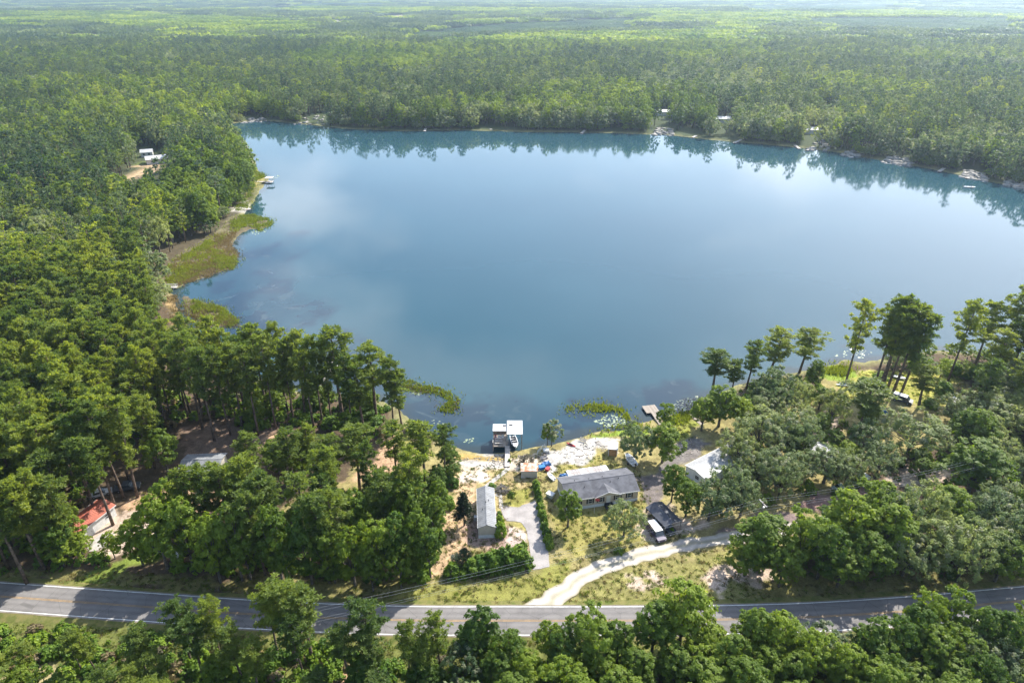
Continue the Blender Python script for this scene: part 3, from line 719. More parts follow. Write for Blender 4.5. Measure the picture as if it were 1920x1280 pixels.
def round_shape(seed, lod=0, H=14.0, R=4.6, base=0.22, nl=11, m='hardwood', flat=0.85, leaf=0.25, dens=1.0, bark='oak_bark', moss=0.0, spread=0.62, trunk=0.32):
    rs = np.random.RandomState(seed)
    tr = MB()
    top, bot = H, H * base
    cz, hz = (top + bot) / 2, (top - bot) / 2
    lobes = []
    for i in range(nl):
        an = i * 2.4 + rs.normal(0, 0.3); u = (i + 0.5) / nl
        zz = cz + hz * (1.25 * u - 0.60) * rs.uniform(0.85, 1.1)
        rr = R * spread * math.sqrt(max(1.05 - abs(u - 0.35) ** 1.6 * 1.6, 0.05)) * rs.uniform(0.75, 1.12)
        lr = R * rs.uniform(0.30, 0.56)
        zz = min(max(zz, bot + lr * 0.7), top - lr * flat)
        lobes.append((np.array([math.cos(an) * rr, math.sin(an) * rr, zz]), lr))
    lobes.append((np.array([rs.normal(0, 0.4), rs.normal(0, 0.4), top - R * 0.42]), R * 0.44))
    fork = np.array([0, 0, bot + hz * 0.25])
    tr.tube([(0, 0, -0.4), (0, 0, 0.2), fork * 0.6, fork], [trunk * 1.35, trunk, trunk * 0.85, trunk * 0.65], 6 if lod == 0 else 4)
    if lod == 0:
        for c, r in lobes:
            mid = fork * 0.45 + c * 0.55 + np.array([0, 0, -0.3]) + rs.normal(0, 0.25, 3)
            tr.tube([fork - (0, 0, 0.3), mid, c], [trunk * 0.42, trunk * 0.26, 0.04], 4, False)
    cent, out, rad = [], [], []
    ncl = int((17 if lod == 0 else 9) * dens)
    for c, r in lobes:
        d = unit(rs.normal(size=(ncl, 3)) + np.array([0, 0, 0.42]))
        p = c + d * r * rs.uniform(0.72, 1.05, (ncl, 1)) * np.array([1, 1, flat])
        deep = np.min([np.linalg.norm((p - c2) / np.array([1, 1, flat]), axis=1) / r2 for c2, r2 in lobes if r2 > 0], axis=0)
        keep = deep > 0.62
        keep &= p[:, 2] > bot * 0.7
        cent.append(p[keep]); out.append(d[keep])
    cent, out = np.concatenate(cent), np.concatenate(out)
    rad = rs.uniform(0.42, 0.85, len(cent)) * (R / 4.6) ** 0.5
    k = int((38 if lod == 0 else 10))
    d = unit(rs.normal(size=(len(cent), k, 3)) + out[:, None] * 0.35 + np.array([0, 0, 0.2]))
    off = d * rad[:, None, None] * rs.uniform(0.3, 1.05, (len(cent), k, 1)) * np.array([1, 1, 0.75])
    C = (cent[:, None] + off).reshape(-1, 3)
    nr = (out[:, None] * 0.55 + d * 0.7 + rs.normal(0, 0.45, d.shape) + np.array([0, 0, 0.6])).reshape(-1, 3)
    size = rs.uniform(0.75, 1.25, len(C)) * leaf * (1.0 if lod == 0 else 1.85)
    tint = np.repeat(rs.uniform(0, 0.66, len(cent)), k) + rs.uniform(0, 0.18, len(C))
    axs = None
    if moss:
        q = rs.rand(len(cent)) < moss
        qq = np.repeat(q, k)
        tint[qq] = rs.uniform(0.92, 1.0, qq.sum())
    return tr, leaf_mesh('leafy_crown', C, nr, size, 0.62, tint, M[m], rs, axs), H, R

def cone_shape(seed, H=9.0, R=2.6):
    rs = np.random.RandomState(seed)
    tr = MB().tube([(0, 0, -0.3), (0, 0, H * 0.4), (0, 0, H * 0.95)], [0.20, 0.13, 0.03], 6)
    C, N, A = [], [], []
    for i in range(110):
        u = rs.uniform(0.06, 1.0) ** 0.8
        z = H * (0.10 + 0.88 * u); r = R * (1 - u) ** 0.75 * rs.uniform(0.75, 1.1) + 0.1
        an = i * 2.4; d = np.array([math.cos(an), math.sin(an), 0.25])
        for w in np.linspace(0.35, 1, 5):
            p = np.array([0, 0, z]) + d * r * w
            k = 9
            C.append(p + rs.normal(0, 0.16, (k, 3))); A.append(d + rs.normal(0, 0.35, (k, 3))); N.append(rs.normal(0, 1, (k, 3)) + (0, 0, 0.8))
    C, N, A = map(np.concatenate, (C, N, A))
    return tr, leaf_mesh('cedar_crown', C, N, rs.uniform(0.16, 0.30, len(C)), 0.4, rs.uniform(0, 1, len(C)), M['cedar'], rs, A), H, R

def bush_shape(seed, H=2.6, R=1.7, m='shrub', n=60, leaf=0.20, k=26, up=0.0):
    rs = np.random.RandomState(seed)
    tr = MB()
    for i in range(6):
        an = i * 1.05; tr.tube([(0, 0, -0.2), (0.35 * R * math.cos(an), 0.35 * R * math.sin(an), H * 0.4), (0.6 * R * math.cos(an), 0.6 * R * math.sin(an), H * 0.72)], [0.06, 0.045, 0.015], 4)
    d = unit(rs.normal(size=(n, 3)) + np.array([0, 0, 0.5])); d[:, 2] = np.abs(d[:, 2])
    c = d * rs.uniform(0.6, 1.0, (n, 1)) * np.array([R * 0.86, R * 0.86, H * 0.9]) + np.array([0, 0, 0.1])
    e = unit(rs.normal(size=(n, k, 3)) + d[:, None] * 0.4)
    C = (c[:, None] + e * rs.uniform(0.1, 0.42, (n, k, 1)) * (R / 1.7) ** 0.5).reshape(-1, 3)
    C[:, 2] = np.maximum(C[:, 2], 0.05)
    nr = (d[:, None] * 0.6 + e * 0.6 + rs.normal(0, 0.5, e.shape) + np.array([0, 0, 0.3])).reshape(-1, 3)
    axs = (e + np.array([0, 0, up])).reshape(-1, 3) if up else None
    tint = np.repeat(rs.uniform(0, 0.7, n), k) + rs.uniform(0, 0.25, n * k)
    return tr, leaf_mesh('shrub_crown', C, nr, rs.uniform(0.7, 1.3, len(C)) * leaf, 0.3 if up else 0.6, tint, M[m], rs, axs), H, R

def fan_shape(seed, H=2.2, R=1.9):
    """fan palm scrub: stiff fronds that radiate from low stems"""
    rs = np.random.RandomState(seed)
    tr = MB(); C, N, A = [], [], []
    for i in range(64):
        an = i * 2.4; el = rs.uniform(0.15, 1.35); L = rs.uniform(0.35, 1.0) * R
        d = np.array([math.cos(an) * math.cos(el), math.sin(an) * math.cos(el), math.sin(el)])
        tip = d * L + np.array([0, 0, 0.5])
        tr.tube([(0, 0, 0), (0, 0, 0.4), tip], [0.05, 0.03, 0.015], 3)
        side = unit(np.cross(d, (0, 0, 1.0)))
        for w in np.linspace(-1.2, 1.2, 11):
            q = unit(d * math.cos(w) + side * math.sin(w) - np.array([0, 0, 0.15]))
            C.append(tip + q * 0.42); A.append(q); N.append(np.cross(q, side) + rs.normal(0, 0.2, 3))
    C, N, A = np.array(C), np.array(N), np.array(A)
    return tr, leaf_mesh('palm_fronds', C, N, np.full(len(C), 0.42), 0.13, rs.uniform(0, 0.7, len(C)), M['cedar'], rs, A), H, R

class Shape:
    def __init__(s, r, bark):
        tr, s.crown, s.H, s.R = r
        s.trunk = tr.mesh('trunk', M[bark], True)

PROTO = {
    'pine': [Shape(pine_shape(10 + i, 0, 22, R, low, dn), 'bark') for i, (R, low, dn) in enumerate([(3.2, 0.45, 1.2), (3.7, 0.38, 1.35), (3.0, 0.48, 1.1), (4.0, 0.42, 1.45), (3.4, 0.34, 1.35), (2.9, 0.46, 1.0)])],
    'hardwood': [Shape(round_shape(40 + i, 0, 14, R, b, nl), 'oak_bark') for i, (R, b, nl) in enumerate([(4.4, 0.16, 12), (4.9, 0.20, 13), (3.9, 0.14, 11), (4.6, 0.24, 10), (4.2, 0.12, 14)])],
    'oak': [Shape(round_shape(60 + i, 0, 11, R, b, nl, 'oak', 0.62, 0.23, 1.0, 'oak_bark', 0.12, 0.72, 0.42), 'oak_bark') for i, (R, b, nl) in enumerate([(6.6, 0.20, 16), (7.0, 0.24, 18), (6.0, 0.22, 14), (6.4, 0.18, 15)])],
    'cedar': [Shape(cone_shape(80), 'oak_bark')],
    'shrub': [Shape(bush_shape(90 + i), 'oak_bark') for i in range(4)],
    'twiggy': [Shape(bush_shape(96 + i, 2.6, 1.7, 'dry', 50, 0.20, 20, 0.5), 'oak_bark') for i in range(2)],
    'palm': [Shape(fan_shape(99), 'oak_bark')],
    'thin': [Shape(round_shape(101 + i, 0, 9, 3.2, 0.28, 7, 'oak', 0.9, 0.20, 0.55, 'oak_bark', 0.3, 0.66, 0.16), 'oak_bark') for i in range(2)],
}
NAMES = {'pine': 'pine_tree', 'hardwood': 'broadleaf_tree', 'oak': 'oak_tree', 'cedar': 'cedar_tree', 'shrub': 'shrub', 'twiggy': 'bare_shrub', 'palm': 'palmetto_shrub', 'thin': 'young_oak_tree'}
CATS = {'shrub': 'shrub', 'twiggy': 'shrub', 'palm': 'palmetto'}
PART = {'pine': 'crown', 'shrub': 'foliage', 'twiggy': 'twigs', 'palm': 'fronds'}
RND = random.Random(7)

def plant(kind, x, y, H, R, label, group=None, rz=None, lean=0.0):
    s = RND.choice(PROTO[kind])
    t = thing(NAMES[kind], label, CATS.get(kind, 'tree'), (x, y, gz(x, y)), RND.uniform(0, 6.28) if rz is None else rz, group)
    t.scale = (R / s.R, R / s.R, H / s.H)
    if lean: t.rotation_euler[1] = lean; t.rotation_euler[2] = 0
    link('trunk' if kind not in ('shrub', 'twiggy', 'palm') else 'stems', s.trunk, t)
    link(PART.get(kind, 'crown'), s.crown, t)
    return t

# ------------------------------------------------------------------ where the trees stand
LANDMARKS = [   # (pixel of its foot, phrase)
    (205, 990, 'red-roofed building'), (914, 1008, 'grey-roofed mobile home'), (1120, 930, 'shingled house'), (950, 840, 'white-roofed boathouse'), (600, 715, 'long white-railed dock'),
    (390, 885, 'tree-hidden house'), (730, 850, 'bare dirt slope'), (1245, 985, 'dark carport'), (1430, 985, 'crossarm pole'), (1340, 895, 'long white-roofed house'),
    (1155, 845, 'orange wooden shed'), (1225, 785, 'old wooden pier'), (1670, 730, 'leaning shoreline pines'), (1583, 718, 'blue kayak'), (1690, 750, 'parked dark van'), (1782, 760, 'tall grey shed'),
    (1625, 910, 'white-topped hut'), (1060, 1110, 'white lane mouth'), (120, 1110, 'sunlit road gap'), (1720, 1140, 'far right road bend'), (500, 1150, 'shaded stretch of road'), (860, 1165, 'sunlit stretch of road'),
    (1400, 1160, 'shaded right road'), (100, 1250, 'weedy left corner'), (325, 540, 'small marsh dock'), (490, 345, 'roofed marsh pier'), (450, 388, 'small sand beach'),
    (300, 310, 'left clearing house'), (1243, 215, 'white house on the far shore'), (600, 1250, 'orange roadside dirt'), (1615, 1215, 'dry lower verge'), (1180, 600, 'open lake'), (20, 720, 'far left pine wood'), (1900, 690, 'far right lakeside pines'),
    (1320, 740, 'lily-covered cove'), (1880, 1000, 'far right roadside'), (700, 1060, 'mobile home\'s wood'), (420, 1060, 'thin pole\'s verge'), (1020, 1240, 'bright lower thicket'), (1550, 1060, 'right roadside thicket')]
LMW = [(gp(x, y), ph) for x, y, ph in LANDMARKS]
KINDW = {'pine': 'pine', 'hardwood': 'bright broadleaf tree', 'oak': 'grey-green oak', 'cedar': 'dark cedar', 'shrub': 'leafy green shrub', 'twiggy': 'grey leafless shrub', 'palm': 'palmetto clump', 'thin': 'thin young oak'}
SIZES = {'pine': (14, 21), 'hardwood': (9.5, 12.5), 'oak': (8, 10.5), 'shrub': (1.8, 3.0)}
def describe(kind, x, y, H):
    best = min(LMW, key=lambda q: math.hypot(q[0][0] - x, q[0][1] - y))
    (lx, ly), ph = best
    dx, dy = x - lx, y - ly
    d = math.hypot(dx, dy)
    side = ('behind' if dy > 0 else 'in front of') if abs(dy) > abs(dx) else ('to the right of' if dx > 0 else 'to the left of')
    near = 'close ' if d < 9 else ('well ' if d > 28 else '')
    a, b = SIZES.get(kind, (3, 30))
    size = 'low' if H < a else ('tall' if H > b else 'midsize')
    return f'{size} {KINDW[kind]} {near}{side} the {ph}'

TREES = []     # kind, x, y, H, R, label
def T(kind, px, py, H, R, label=None):
    x, y = gp(px, py, H); TREES.append((kind, x, y, H, R * (1.22 if kind == 'pine' else 1.0), label, True))
def B(kind, px, py, H, R, label=None):
    x, y = gp(px, py, 0); TREES.append((kind, x, y, H, R * (1.22 if kind == 'pine' else 1.0), label, True))

# pines along the left shore, tops as seen
for px, py, H, R in [(510, 604, 26, 3.6), (470, 613, 25, 3.2), (485, 633, 26, 3.4), (430, 637, 24, 3.2), (545, 622, 25, 3.4), (580, 632, 25, 3.0),
                     (690, 648, 22, 3.8), (725, 668, 20, 3.2), (668, 682, 20, 3.0), (640, 668, 22, 3.0), (745, 695, 17, 3.0), (565, 655, 23, 2.8), (450, 650, 25, 3.0), (525, 640, 24, 2.8), (600, 648, 23, 2.6), (395, 650, 25, 3.0), (362, 660, 25, 3.0), (420, 645, 24, 3.0)]:
    T('pine', px, py, H, R)
T('pine', 620, 618, 27, 4.3, 'tallest pine on the left shore, its trunk before the long white dock')
T('pine', 335, 626, 27, 4.0, 'tall pine with paired bare trunks at the edge of the dark left stand')
for px, py, H in [(170, 745, 26), (200, 752, 25), (150, 760, 26), (185, 725, 25), (105, 705, 25), (60, 790, 24), (255, 645, 22), (250, 742, 20), (115, 790, 24), (30, 820, 23), (155, 822, 22), (20, 735, 25), (85, 850, 20)]:
    T('pine', px, py, H, RND.uniform(3.0, 3.6))
T('hardwood', 292, 806, 12, 4.2, 'pale-limbed broadleaf tree behind the house hidden among the left trees')
# trees around the hidden house and the dirt slope
for k, px, py, H, R in [('pine', 535, 808, 15, 3.6), ('pine', 575, 800, 13, 3.2), ('pine', 600, 842, 15, 3.8), ('pine', 660, 806, 15, 4.4), ('hardwood', 650, 772, 9, 3.6), ('pine', 790, 792, 17, 4.2),
                        ('pine', 762, 852, 15, 3.8), ('pine', 445, 858, 16, 4.0), ('pine', 480, 892, 16, 4.0), ('pine', 430, 905, 14, 3.6), ('pine', 555, 892, 15, 3.6), ('pine', 620, 920, 15, 4.0), ('hardwood', 660, 918, 12, 4.0),
                        ('pine', 705, 893, 13, 4.0), ('hardwood', 745, 900, 12, 4.2), ('hardwood', 775, 905, 11, 4.0), ('pine', 830, 800, 13, 3.4), ('hardwood', 840, 830, 7, 3.0), ('hardwood', 848, 868, 5, 2.4), ('pine', 370, 880, 15, 4.0), ('pine', 330, 880, 15, 3.8), ('pine', 400, 870, 15, 3.8),
                        ('hardwood', 300, 900, 14.5, 4.6), ('hardwood', 272, 930, 14, 4.8), ('hardwood', 325, 935, 14, 5.0), ('hardwood', 240, 975, 9, 4.0), ('hardwood', 110, 948, 9, 4.2), ('hardwood', 90, 980, 8, 4.0), ('hardwood', 140, 1000, 6, 3.2), ('hardwood', 100, 1010, 7, 3.6),
                        ('hardwood', 420, 945, 14.5, 4.4), ('hardwood', 500, 950, 14, 4.4), ('hardwood', 560, 955, 14, 4.2), ('hardwood', 380, 965, 13, 4.2), ('pine', 12, 900, 17, 4), ('pine', 48, 880, 17, 4), ('pine', -25, 925, 17, 4), ('pine', 75, 905, 15, 3.8), ('pine', -60, 900, 17, 4), ('pine', 590, 930, 15.5, 3.8), ('pine', 465, 930, 15, 3.8), ('hardwood', 450, 1000, 9, 3.6), ('hardwood', 520, 1010, 9, 3.4), ('hardwood', 600, 985, 11, 4.0), ('hardwood', 650, 990, 11, 4.0),
                        ('hardwood', 700, 970, 12, 4.2), ('hardwood', 735, 960, 12, 4.0), ('hardwood', 780, 955, 12, 3.8), ('hardwood', 800, 985, 10, 3.4), ('hardwood', 690, 1030, 8, 3.2), ('hardwood', 745, 1025, 8, 3.2), ('hardwood', 620, 1040, 7, 3.0), ('hardwood', 765, 1055, 5, 2.6),
                        ('hardwood', 810, 930, 9, 3.2), ('hardwood', 820, 900, 9, 3.0)]:
    T(k, px, py, H * (1.28 if py > 850 else 1.08) if H > 7 else H, R * (0.77 if k == 'pine' else 0.83))
# right side
T('pine', 1625, 566, 25, 3.2, 'pine with a high tufted top, first of the leaning shoreline pines')
for bx, by, tx, H, R in [(1640, 722, 1680, 25, 3.6), (1655, 725, 1700, 27, 3.6), (1663, 731, 1712, 26, 3.2), (1675, 733, 1735, 26, 3.6), (1690, 735, 1735, 24, 3.4), (1648, 727, 1660, 24, 3.0)]:
    x, y = gp(bx, by); x2, _ = gp(tx, by)
    TREES.append(('pine', x, y, H, R * 1.35, None, True))
for k, bx, by, H, R in [('pine', 1777, 715, 25, 3.8), ('pine', 1825, 692, 21, 3.6), ('pine', 1868, 695, 26, 3.8), ('pine', 1885, 720, 22, 3.4), ('pine', 1905, 700, 23, 3.6), ('pine', 1722, 765, 13, 3.6), ('pine', 1500, 692, 14.5, 4.2), ('pine', 1440, 705, 15.5, 4.4),
                        ('pine', 1400, 722, 15, 3.0), ('pine', 1337, 727, 13.5, 4.0), ('pine', 1372, 735, 11, 3.0), ('pine', 1610, 815, 15, 4.8), ('pine', 1940, 730, 24, 3.6), ('pine', 1850, 730, 18, 3.4)]:
    B(k, bx, by, H, R)
B('hardwood', 1245, 806, 8.5, 2.6, 'slender bright green tree beside the old wooden pier')
for k, px, py, H, R, lab in [('hardwood', 1360, 722, 12, 4.8, 'big dense green tree beside the lily-covered cove'), ('hardwood', 1325, 742, 10, 3.4, None), ('hardwood', 1395, 745, 9, 3.4, None), ('oak', 1465, 690, 11, 4.8, None), ('oak', 1500, 715, 10, 4.4, None), ('hardwood', 1535, 672, 9, 2.8, None), ('hardwood', 1545, 725, 7, 3.0, None), ('oak', 1440, 700, 10, 4.0, None),
                             ('oak', 1432, 778, 11, 6.4, 'pale grey-green oak spreading over the back of the long white-roofed house'), ('oak', 1505, 785, 11, 5.6, None), ('oak', 1390, 812, 9.5, 4.6, None), ('hardwood', 1500, 800, 9, 3.8, None), ('oak', 1480, 850, 9, 5.2, None), ('oak', 1560, 845, 9, 5.2, None), ('oak', 1430, 850, 9, 4.6, None), ('hardwood', 1640, 760, 8, 3.6, None),
                             ('oak', 1725, 778, 11, 7.4, 'broad olive oak with open limbs over pale ground'), ('oak', 1850, 742, 10, 6.6, None), ('oak', 1905, 765, 10, 6.4, None), ('oak', 1800, 745, 7.5, 4.4, None), ('oak', 1660, 835, 9, 4.4, None), ('oak', 1600, 850, 9, 4.2, None),
                             ('hardwood', 1850, 832, 13, 6.6, 'largest broadleaf tree at right, bright yellow-green on its sunny side'), ('oak', 1905, 930, 9, 5.4, None), ('oak', 1870, 985, 8, 4.6, None), ('hardwood', 1735, 860, 6, 2.6, None),
                             ('hardwood', 1250, 797, 10.5, 4.4, 'dark glossy tree right of the parked white motorboat'), ('oak', 1195, 795, 10, 4.2, 'olive oak standing behind the parked white motorboat'), ('hardwood', 1268, 872, 10, 3.2, 'yellow-topped tree left of the long white-roofed house'), ('hardwood', 1295, 905, 9, 3.4, None), ('oak', 1340, 905, 10, 4.2, None), ('oak', 1378, 880, 11, 4.4, None), ('oak', 1400, 905, 9, 4.0, None),
                             ('hardwood', 1440, 968, 10, 4.8, 'rounded tree at the end of the sunny verge, below the utility pole'), ('hardwood', 1525, 955, 12, 4.0, None), ('hardwood', 1560, 985, 10, 4.0, None), ('hardwood', 1610, 925, 12, 4.8, None), ('hardwood', 1655, 905, 11, 4.4, None), ('hardwood', 1690, 950, 11, 4.4, None), ('oak', 1745, 912, 10, 4.8, None), ('oak', 1700, 925, 10, 4.2, None),
                             ('oak', 1770, 975, 9, 5.2, None), ('oak', 1720, 1000, 8, 4.4, None), ('hardwood', 1640, 1000, 9, 4.2, None), ('hardwood', 1590, 1030, 7, 3.6, None), ('hardwood', 1480, 1020, 8, 3.8, None), ('hardwood', 1410, 1010, 7, 3.4, None), ('oak', 1830, 1000, 9, 4.6, None), ('hardwood', 1900, 1010, 8, 4.2, None), ('oak', 1950, 960, 10, 5.0, None)]:
    T(k, px, py, H * (1.32 if py > 895 and px > 1400 else 1.0), R * (1.08 if py > 895 and px > 1400 else 1.0), lab)
T('hardwood', 1068, 920, 9.5, 2.9, 'upright green tree at the left front corner of the shingled house')
T('oak', 1175, 946, 8.5, 3.9, 'dusty olive oak in front of the shingled house')
T('cedar', 868, 924, 8.6, 2.5, 'dark conical cedar left of the grey-roofed mobile home')
T('thin', 1036, 782, 7.5, 2.9, 'thin grey tree with one leafy side at the sandy shore')
T('hardwood', 1028, 786, 6.5, 1.8, 'small fresh green tree beside the thin grey shore tree')
# yard shrubs
for k, bx, by, H, R, lab in [('palm', 868, 1062, 3.2, 2.2, 'spiky palmetto clump at the lower left of the mobile home yard'), ('twiggy', 775, 808, 3.6, 3.0, 'large grey leafless shrub by the water above the dirt slope'),
                             ('twiggy', 988, 868, 3.0, 2.2, 'grey leafless bush behind the rust-roofed shed'), ('twiggy', 941, 917, 1.0, 2.0, 'low round mat of dark dry twigs behind the mobile home'), ('shrub', 923, 911, 1.2, 1.1, 'small shrub between mobile home and the dry twig bed'),
                             ('hardwood', 958, 938, 2.6, 0.8, 'little sapling alone on the lawn behind the driveway'), ('shrub', 937, 985, 3.0, 1.3, 'tall green shrub against the side of the mobile home, towards the road'), ('shrub', 938, 1003, 3.8, 1.6, 'big green shrub at the front side corner of the mobile home'), ('shrub', 936, 966, 1.3, 0.7, 'small yellowish shrub by the mobile home door'),
                             ('shrub', 850, 1075, 2.8, 2.2, 'bright shrub at the left corner of the parcel front hedge'), ('shrub', 885, 1072, 3.4, 2.3, 'front hedge shrub right of the palmetto clump'), ('shrub', 905, 1068, 3.8, 2.5, 'front hedge shrub straight below the mobile home'), ('shrub', 928, 1064, 4.4, 2.6, 'tall front hedge shrub between mobile home and driveway'),
                             ('shrub', 950, 1060, 5.0, 2.7, 'tallest bright green shrub of the front hedge'), ('shrub', 972, 1056, 4.6, 2.5, 'front hedge shrub next to the driveway edge'), ('shrub', 985, 1060, 3.6, 1.9, 'last front hedge shrub, touching the gravel driveway'), ('shrub', 980, 1030, 2.2, 1.1, 'dark rounded shrub at the driveway curve'), ('shrub', 868, 1078, 1.8, 1.6, 'low shrub in front of the palmetto clump'),
                             ('shrub', 700, 1085, 2.5, 1.9, None), ('shrub', 790, 1080, 3.4, 2.3, 'bright shrub at the roadside corner of the parcel'), ('shrub', 805, 1050, 3.0, 2.0, None), ('shrub', 822, 1010, 3.0, 2.0, None), ('shrub', 838, 950, 3.2, 2.0, None), ('shrub', 845, 910, 3.0, 2.0, None),
                             ('shrub', 1260, 1000, 1.4, 1.0, 'small shrub at the open corner of the dark carport'), ('shrub', 1160, 1035, 1.4, 1.1, None), ('shrub', 1188, 800, 2.0, 1.8, 'dark shrub at the foot of the old wooden pier'), ('shrub', 1650, 712, 3.0, 2.6, 'dark shrub behind the blue kayak'), ('shrub', 1620, 720, 2.6, 2.4, None), ('shrub', 1745, 762, 2.6, 2.2, None), ('shrub', 1785, 700, 4, 3.0, None), ('shrub', 1830, 712, 5, 3.4, None),
                             ('shrub', 1770, 735, 3.4, 2.6, None), ('shrub', 620, 800, 3.6, 2.6, None), ('shrub', 560, 790, 3.6, 2.6, None), ('shrub', 460, 790, 4.5, 3.0, None), ('shrub', 480, 800, 4.5, 3.0, None), ('shrub', 700, 795, 3.2, 2.6, None), ('shrub', 590, 770, 3.2, 2.4, None), ('shrub', 660, 790, 4, 2.8, None), ('shrub', 955, 862, 1.2, 0.5, 'tiny yellow-green shrub beside the boardwalk')]:
    B(k, bx, by, H, R, lab)
for i in range(11):      # the hedge between the two parcels
    t = i / 10
    B('shrub', 1004 + 26 * t + RND.uniform(-1, 1), 908 + 118 * t, RND.uniform(1.7, 2.6), RND.uniform(0.9, 1.2), ['farthest shrub of the boundary hedge, by the rust-roofed shed', 'second shrub of the boundary hedge from the shed', 'third boundary hedge shrub from the shed', 'fourth boundary hedge shrub from the shed', 'fifth boundary hedge shrub, by the drive turnaround', 'middle shrub of the boundary hedge along the drive', 'boundary hedge shrub just past the middle towards the road', 'fourth boundary hedge shrub from the road end', 'third boundary hedge shrub from the road end', 'next to last boundary hedge shrub before the road', 'last boundary hedge shrub at the drive mouth'][i])
# foreground, tops as seen
for k, px, py, H, R, lab in [('hardwood', 1292, 1097, 15, 5.2, 'tallest broadleaf tree in front of the road, right of the lane mouth'), ('hardwood', 1235, 1128, 13, 4.2, None), ('hardwood', 1112, 1147, 13, 4.4, 'bushy tree overlapping the road below the lane mouth'), ('hardwood', 1060, 1180, 10, 3.4, None), ('hardwood', 900, 1142, 12, 3.6, 'leafy tree reaching the sunlit road left of the lane mouth'), ('hardwood', 955, 1185, 10, 3.2, None), ('hardwood', 1030, 1172, 10, 2.8, None), ('hardwood', 1165, 1165, 11, 3.2, None),
                             ('pine', 821, 1151, 14, 2.6, 'small-crowned pine standing alone before the sunlit road'), ('pine', 757, 1167, 13, 2.6, 'slim pine with a bare stem in front of the sunlit road'), ('pine', 680, 1134, 15, 3.4, 'broad pine at the shadow edge on the road'), ('pine', 523, 1098, 17, 3.6, 'large open pine before the shaded road, in its middle'), ('pine', 492, 1104, 16, 3.2, None), ('pine', 560, 1108, 16, 3.4, None), ('pine', 545, 1150, 14, 3.0, None),
                             ('pine', 383, 1125, 15, 3.0, None), ('pine', 325, 1136, 14, 3.0, None), ('pine', 350, 1165, 13, 3.0, None), ('pine', 430, 1180, 12, 2.8, None), ('pine', 245, 1182, 11, 2.6, 'young pine with a leaning stem before the shaded road'), ('pine', 150, 1182, 10, 2.4, 'young pine beside the sunlit gap in the shade'), ('pine', 125, 1190, 9, 2.2, None), ('pine', 30, 1210, 8, 2.2, None), ('pine', 240, 1225, 8, 2.0, None),
                             ('hardwood', 1425, 1145, 12, 3.8, None), ('hardwood', 1470, 1152, 12, 3.8, None), ('hardwood', 1380, 1190, 11, 3.4, None), ('hardwood', 1540, 1190, 11, 3.6, None), ('hardwood', 1600, 1215, 10, 3.4, None), ('hardwood', 1650, 1165, 12, 3.6, None), ('hardwood', 1700, 1160, 12, 3.6, None), ('hardwood', 1755, 1115, 13, 3.6, None), ('hardwood', 1803, 1105, 13, 3.4, 'rounded treetop hiding the road at far right'), ('hardwood', 1740, 1140, 12, 3.6, None),
                             ('hardwood', 1860, 1142, 12, 3.4, None), ('hardwood', 1905, 1150, 12, 3.4, None), ('hardwood', 1680, 1215, 10, 3.6, None), ('hardwood', 1760, 1180, 11, 4.0, None), ('oak', 1850, 1190, 9, 5.0, None), ('oak', 1905, 1215, 8, 4.8, None), ('hardwood', 1440, 1215, 9, 3.4, None), ('hardwood', 1500, 1225, 9, 3.4, None), ('hardwood', 1330, 1210, 9, 3.6, None), ('hardwood', 1270, 1215, 9, 3.4, None),
                             ('hardwood', 1200, 1220, 9, 3.4, None), ('hardwood', 1130, 1215, 9, 3.4, None), ('hardwood', 1060, 1225, 8, 3.2, None), ('hardwood', 990, 1228, 8, 3.2, None), ('hardwood', 930, 1225, 8, 3.2, None), ('oak', 870, 1215, 8, 3.4, None), ('hardwood', 880, 1180, 9, 2.8, None), ('pine', 700, 1185, 11, 3.0, None), ('pine', 640, 1175, 12, 2.8, None), ('pine', 790, 1205, 10, 2.8, None), ('pine', 460, 1210, 11, 2.8, None), ('hardwood', 680, 1235, 7, 3.0, None), ('hardwood', 790, 1240, 7, 3.0, None), ('hardwood', 400, 1230, 7, 3.0, None)]:
    T(k, px, py, H, R * (0.78 if k == 'pine' else 0.95), lab)

# open ground: no random tree here
CLEAR = [gpoly(p) for p in [
    [(205, 362), (250, 312), (256, 278), (328, 280), (328, 335), (308, 385), (235, 392)], [(430, 398), (455, 370), (470, 372), (480, 388)],
    [(160, 335), (165, 300), (182, 300), (178, 335)], [(90, 228), (90, 200), (125, 198), (125, 228)], [(362, 222), (362, 196), (384, 192), (390, 222)],
    [(440, 234), (455, 220), (500, 216), (520, 228)], [(545, 236), (580, 219), (620, 213), (618, 234)], [(1214, 256), (1218, 212), (1268, 208), (1272, 256)], [(1332, 262), (1334, 222), (1380, 220), (1384, 266)],
    [(890, 246), (895, 236), (930, 234), (950, 246)], [(1500, 280), (1502, 244), (1545, 240), (1560, 288)], [(1655, 304), (1690, 280), (1720, 285), (1715, 312)], [(1780, 328), (1800, 310), (1850, 315), (1850, 340)], [(1130, 252), (1140, 240), (1170, 240), (1170, 252)],
    [(145, 90), (148, 70), (174, 70), (178, 90)], [(600, 52), (608, 38), (655, 38), (655, 54)], [(685, 42), (695, 32), (765, 29), (780, 40)], [(952, 42), (960, 34), (1014, 32), (1014, 42)], [(1685, 160), (1695, 141), (1748, 140), (1745, 158)]]]
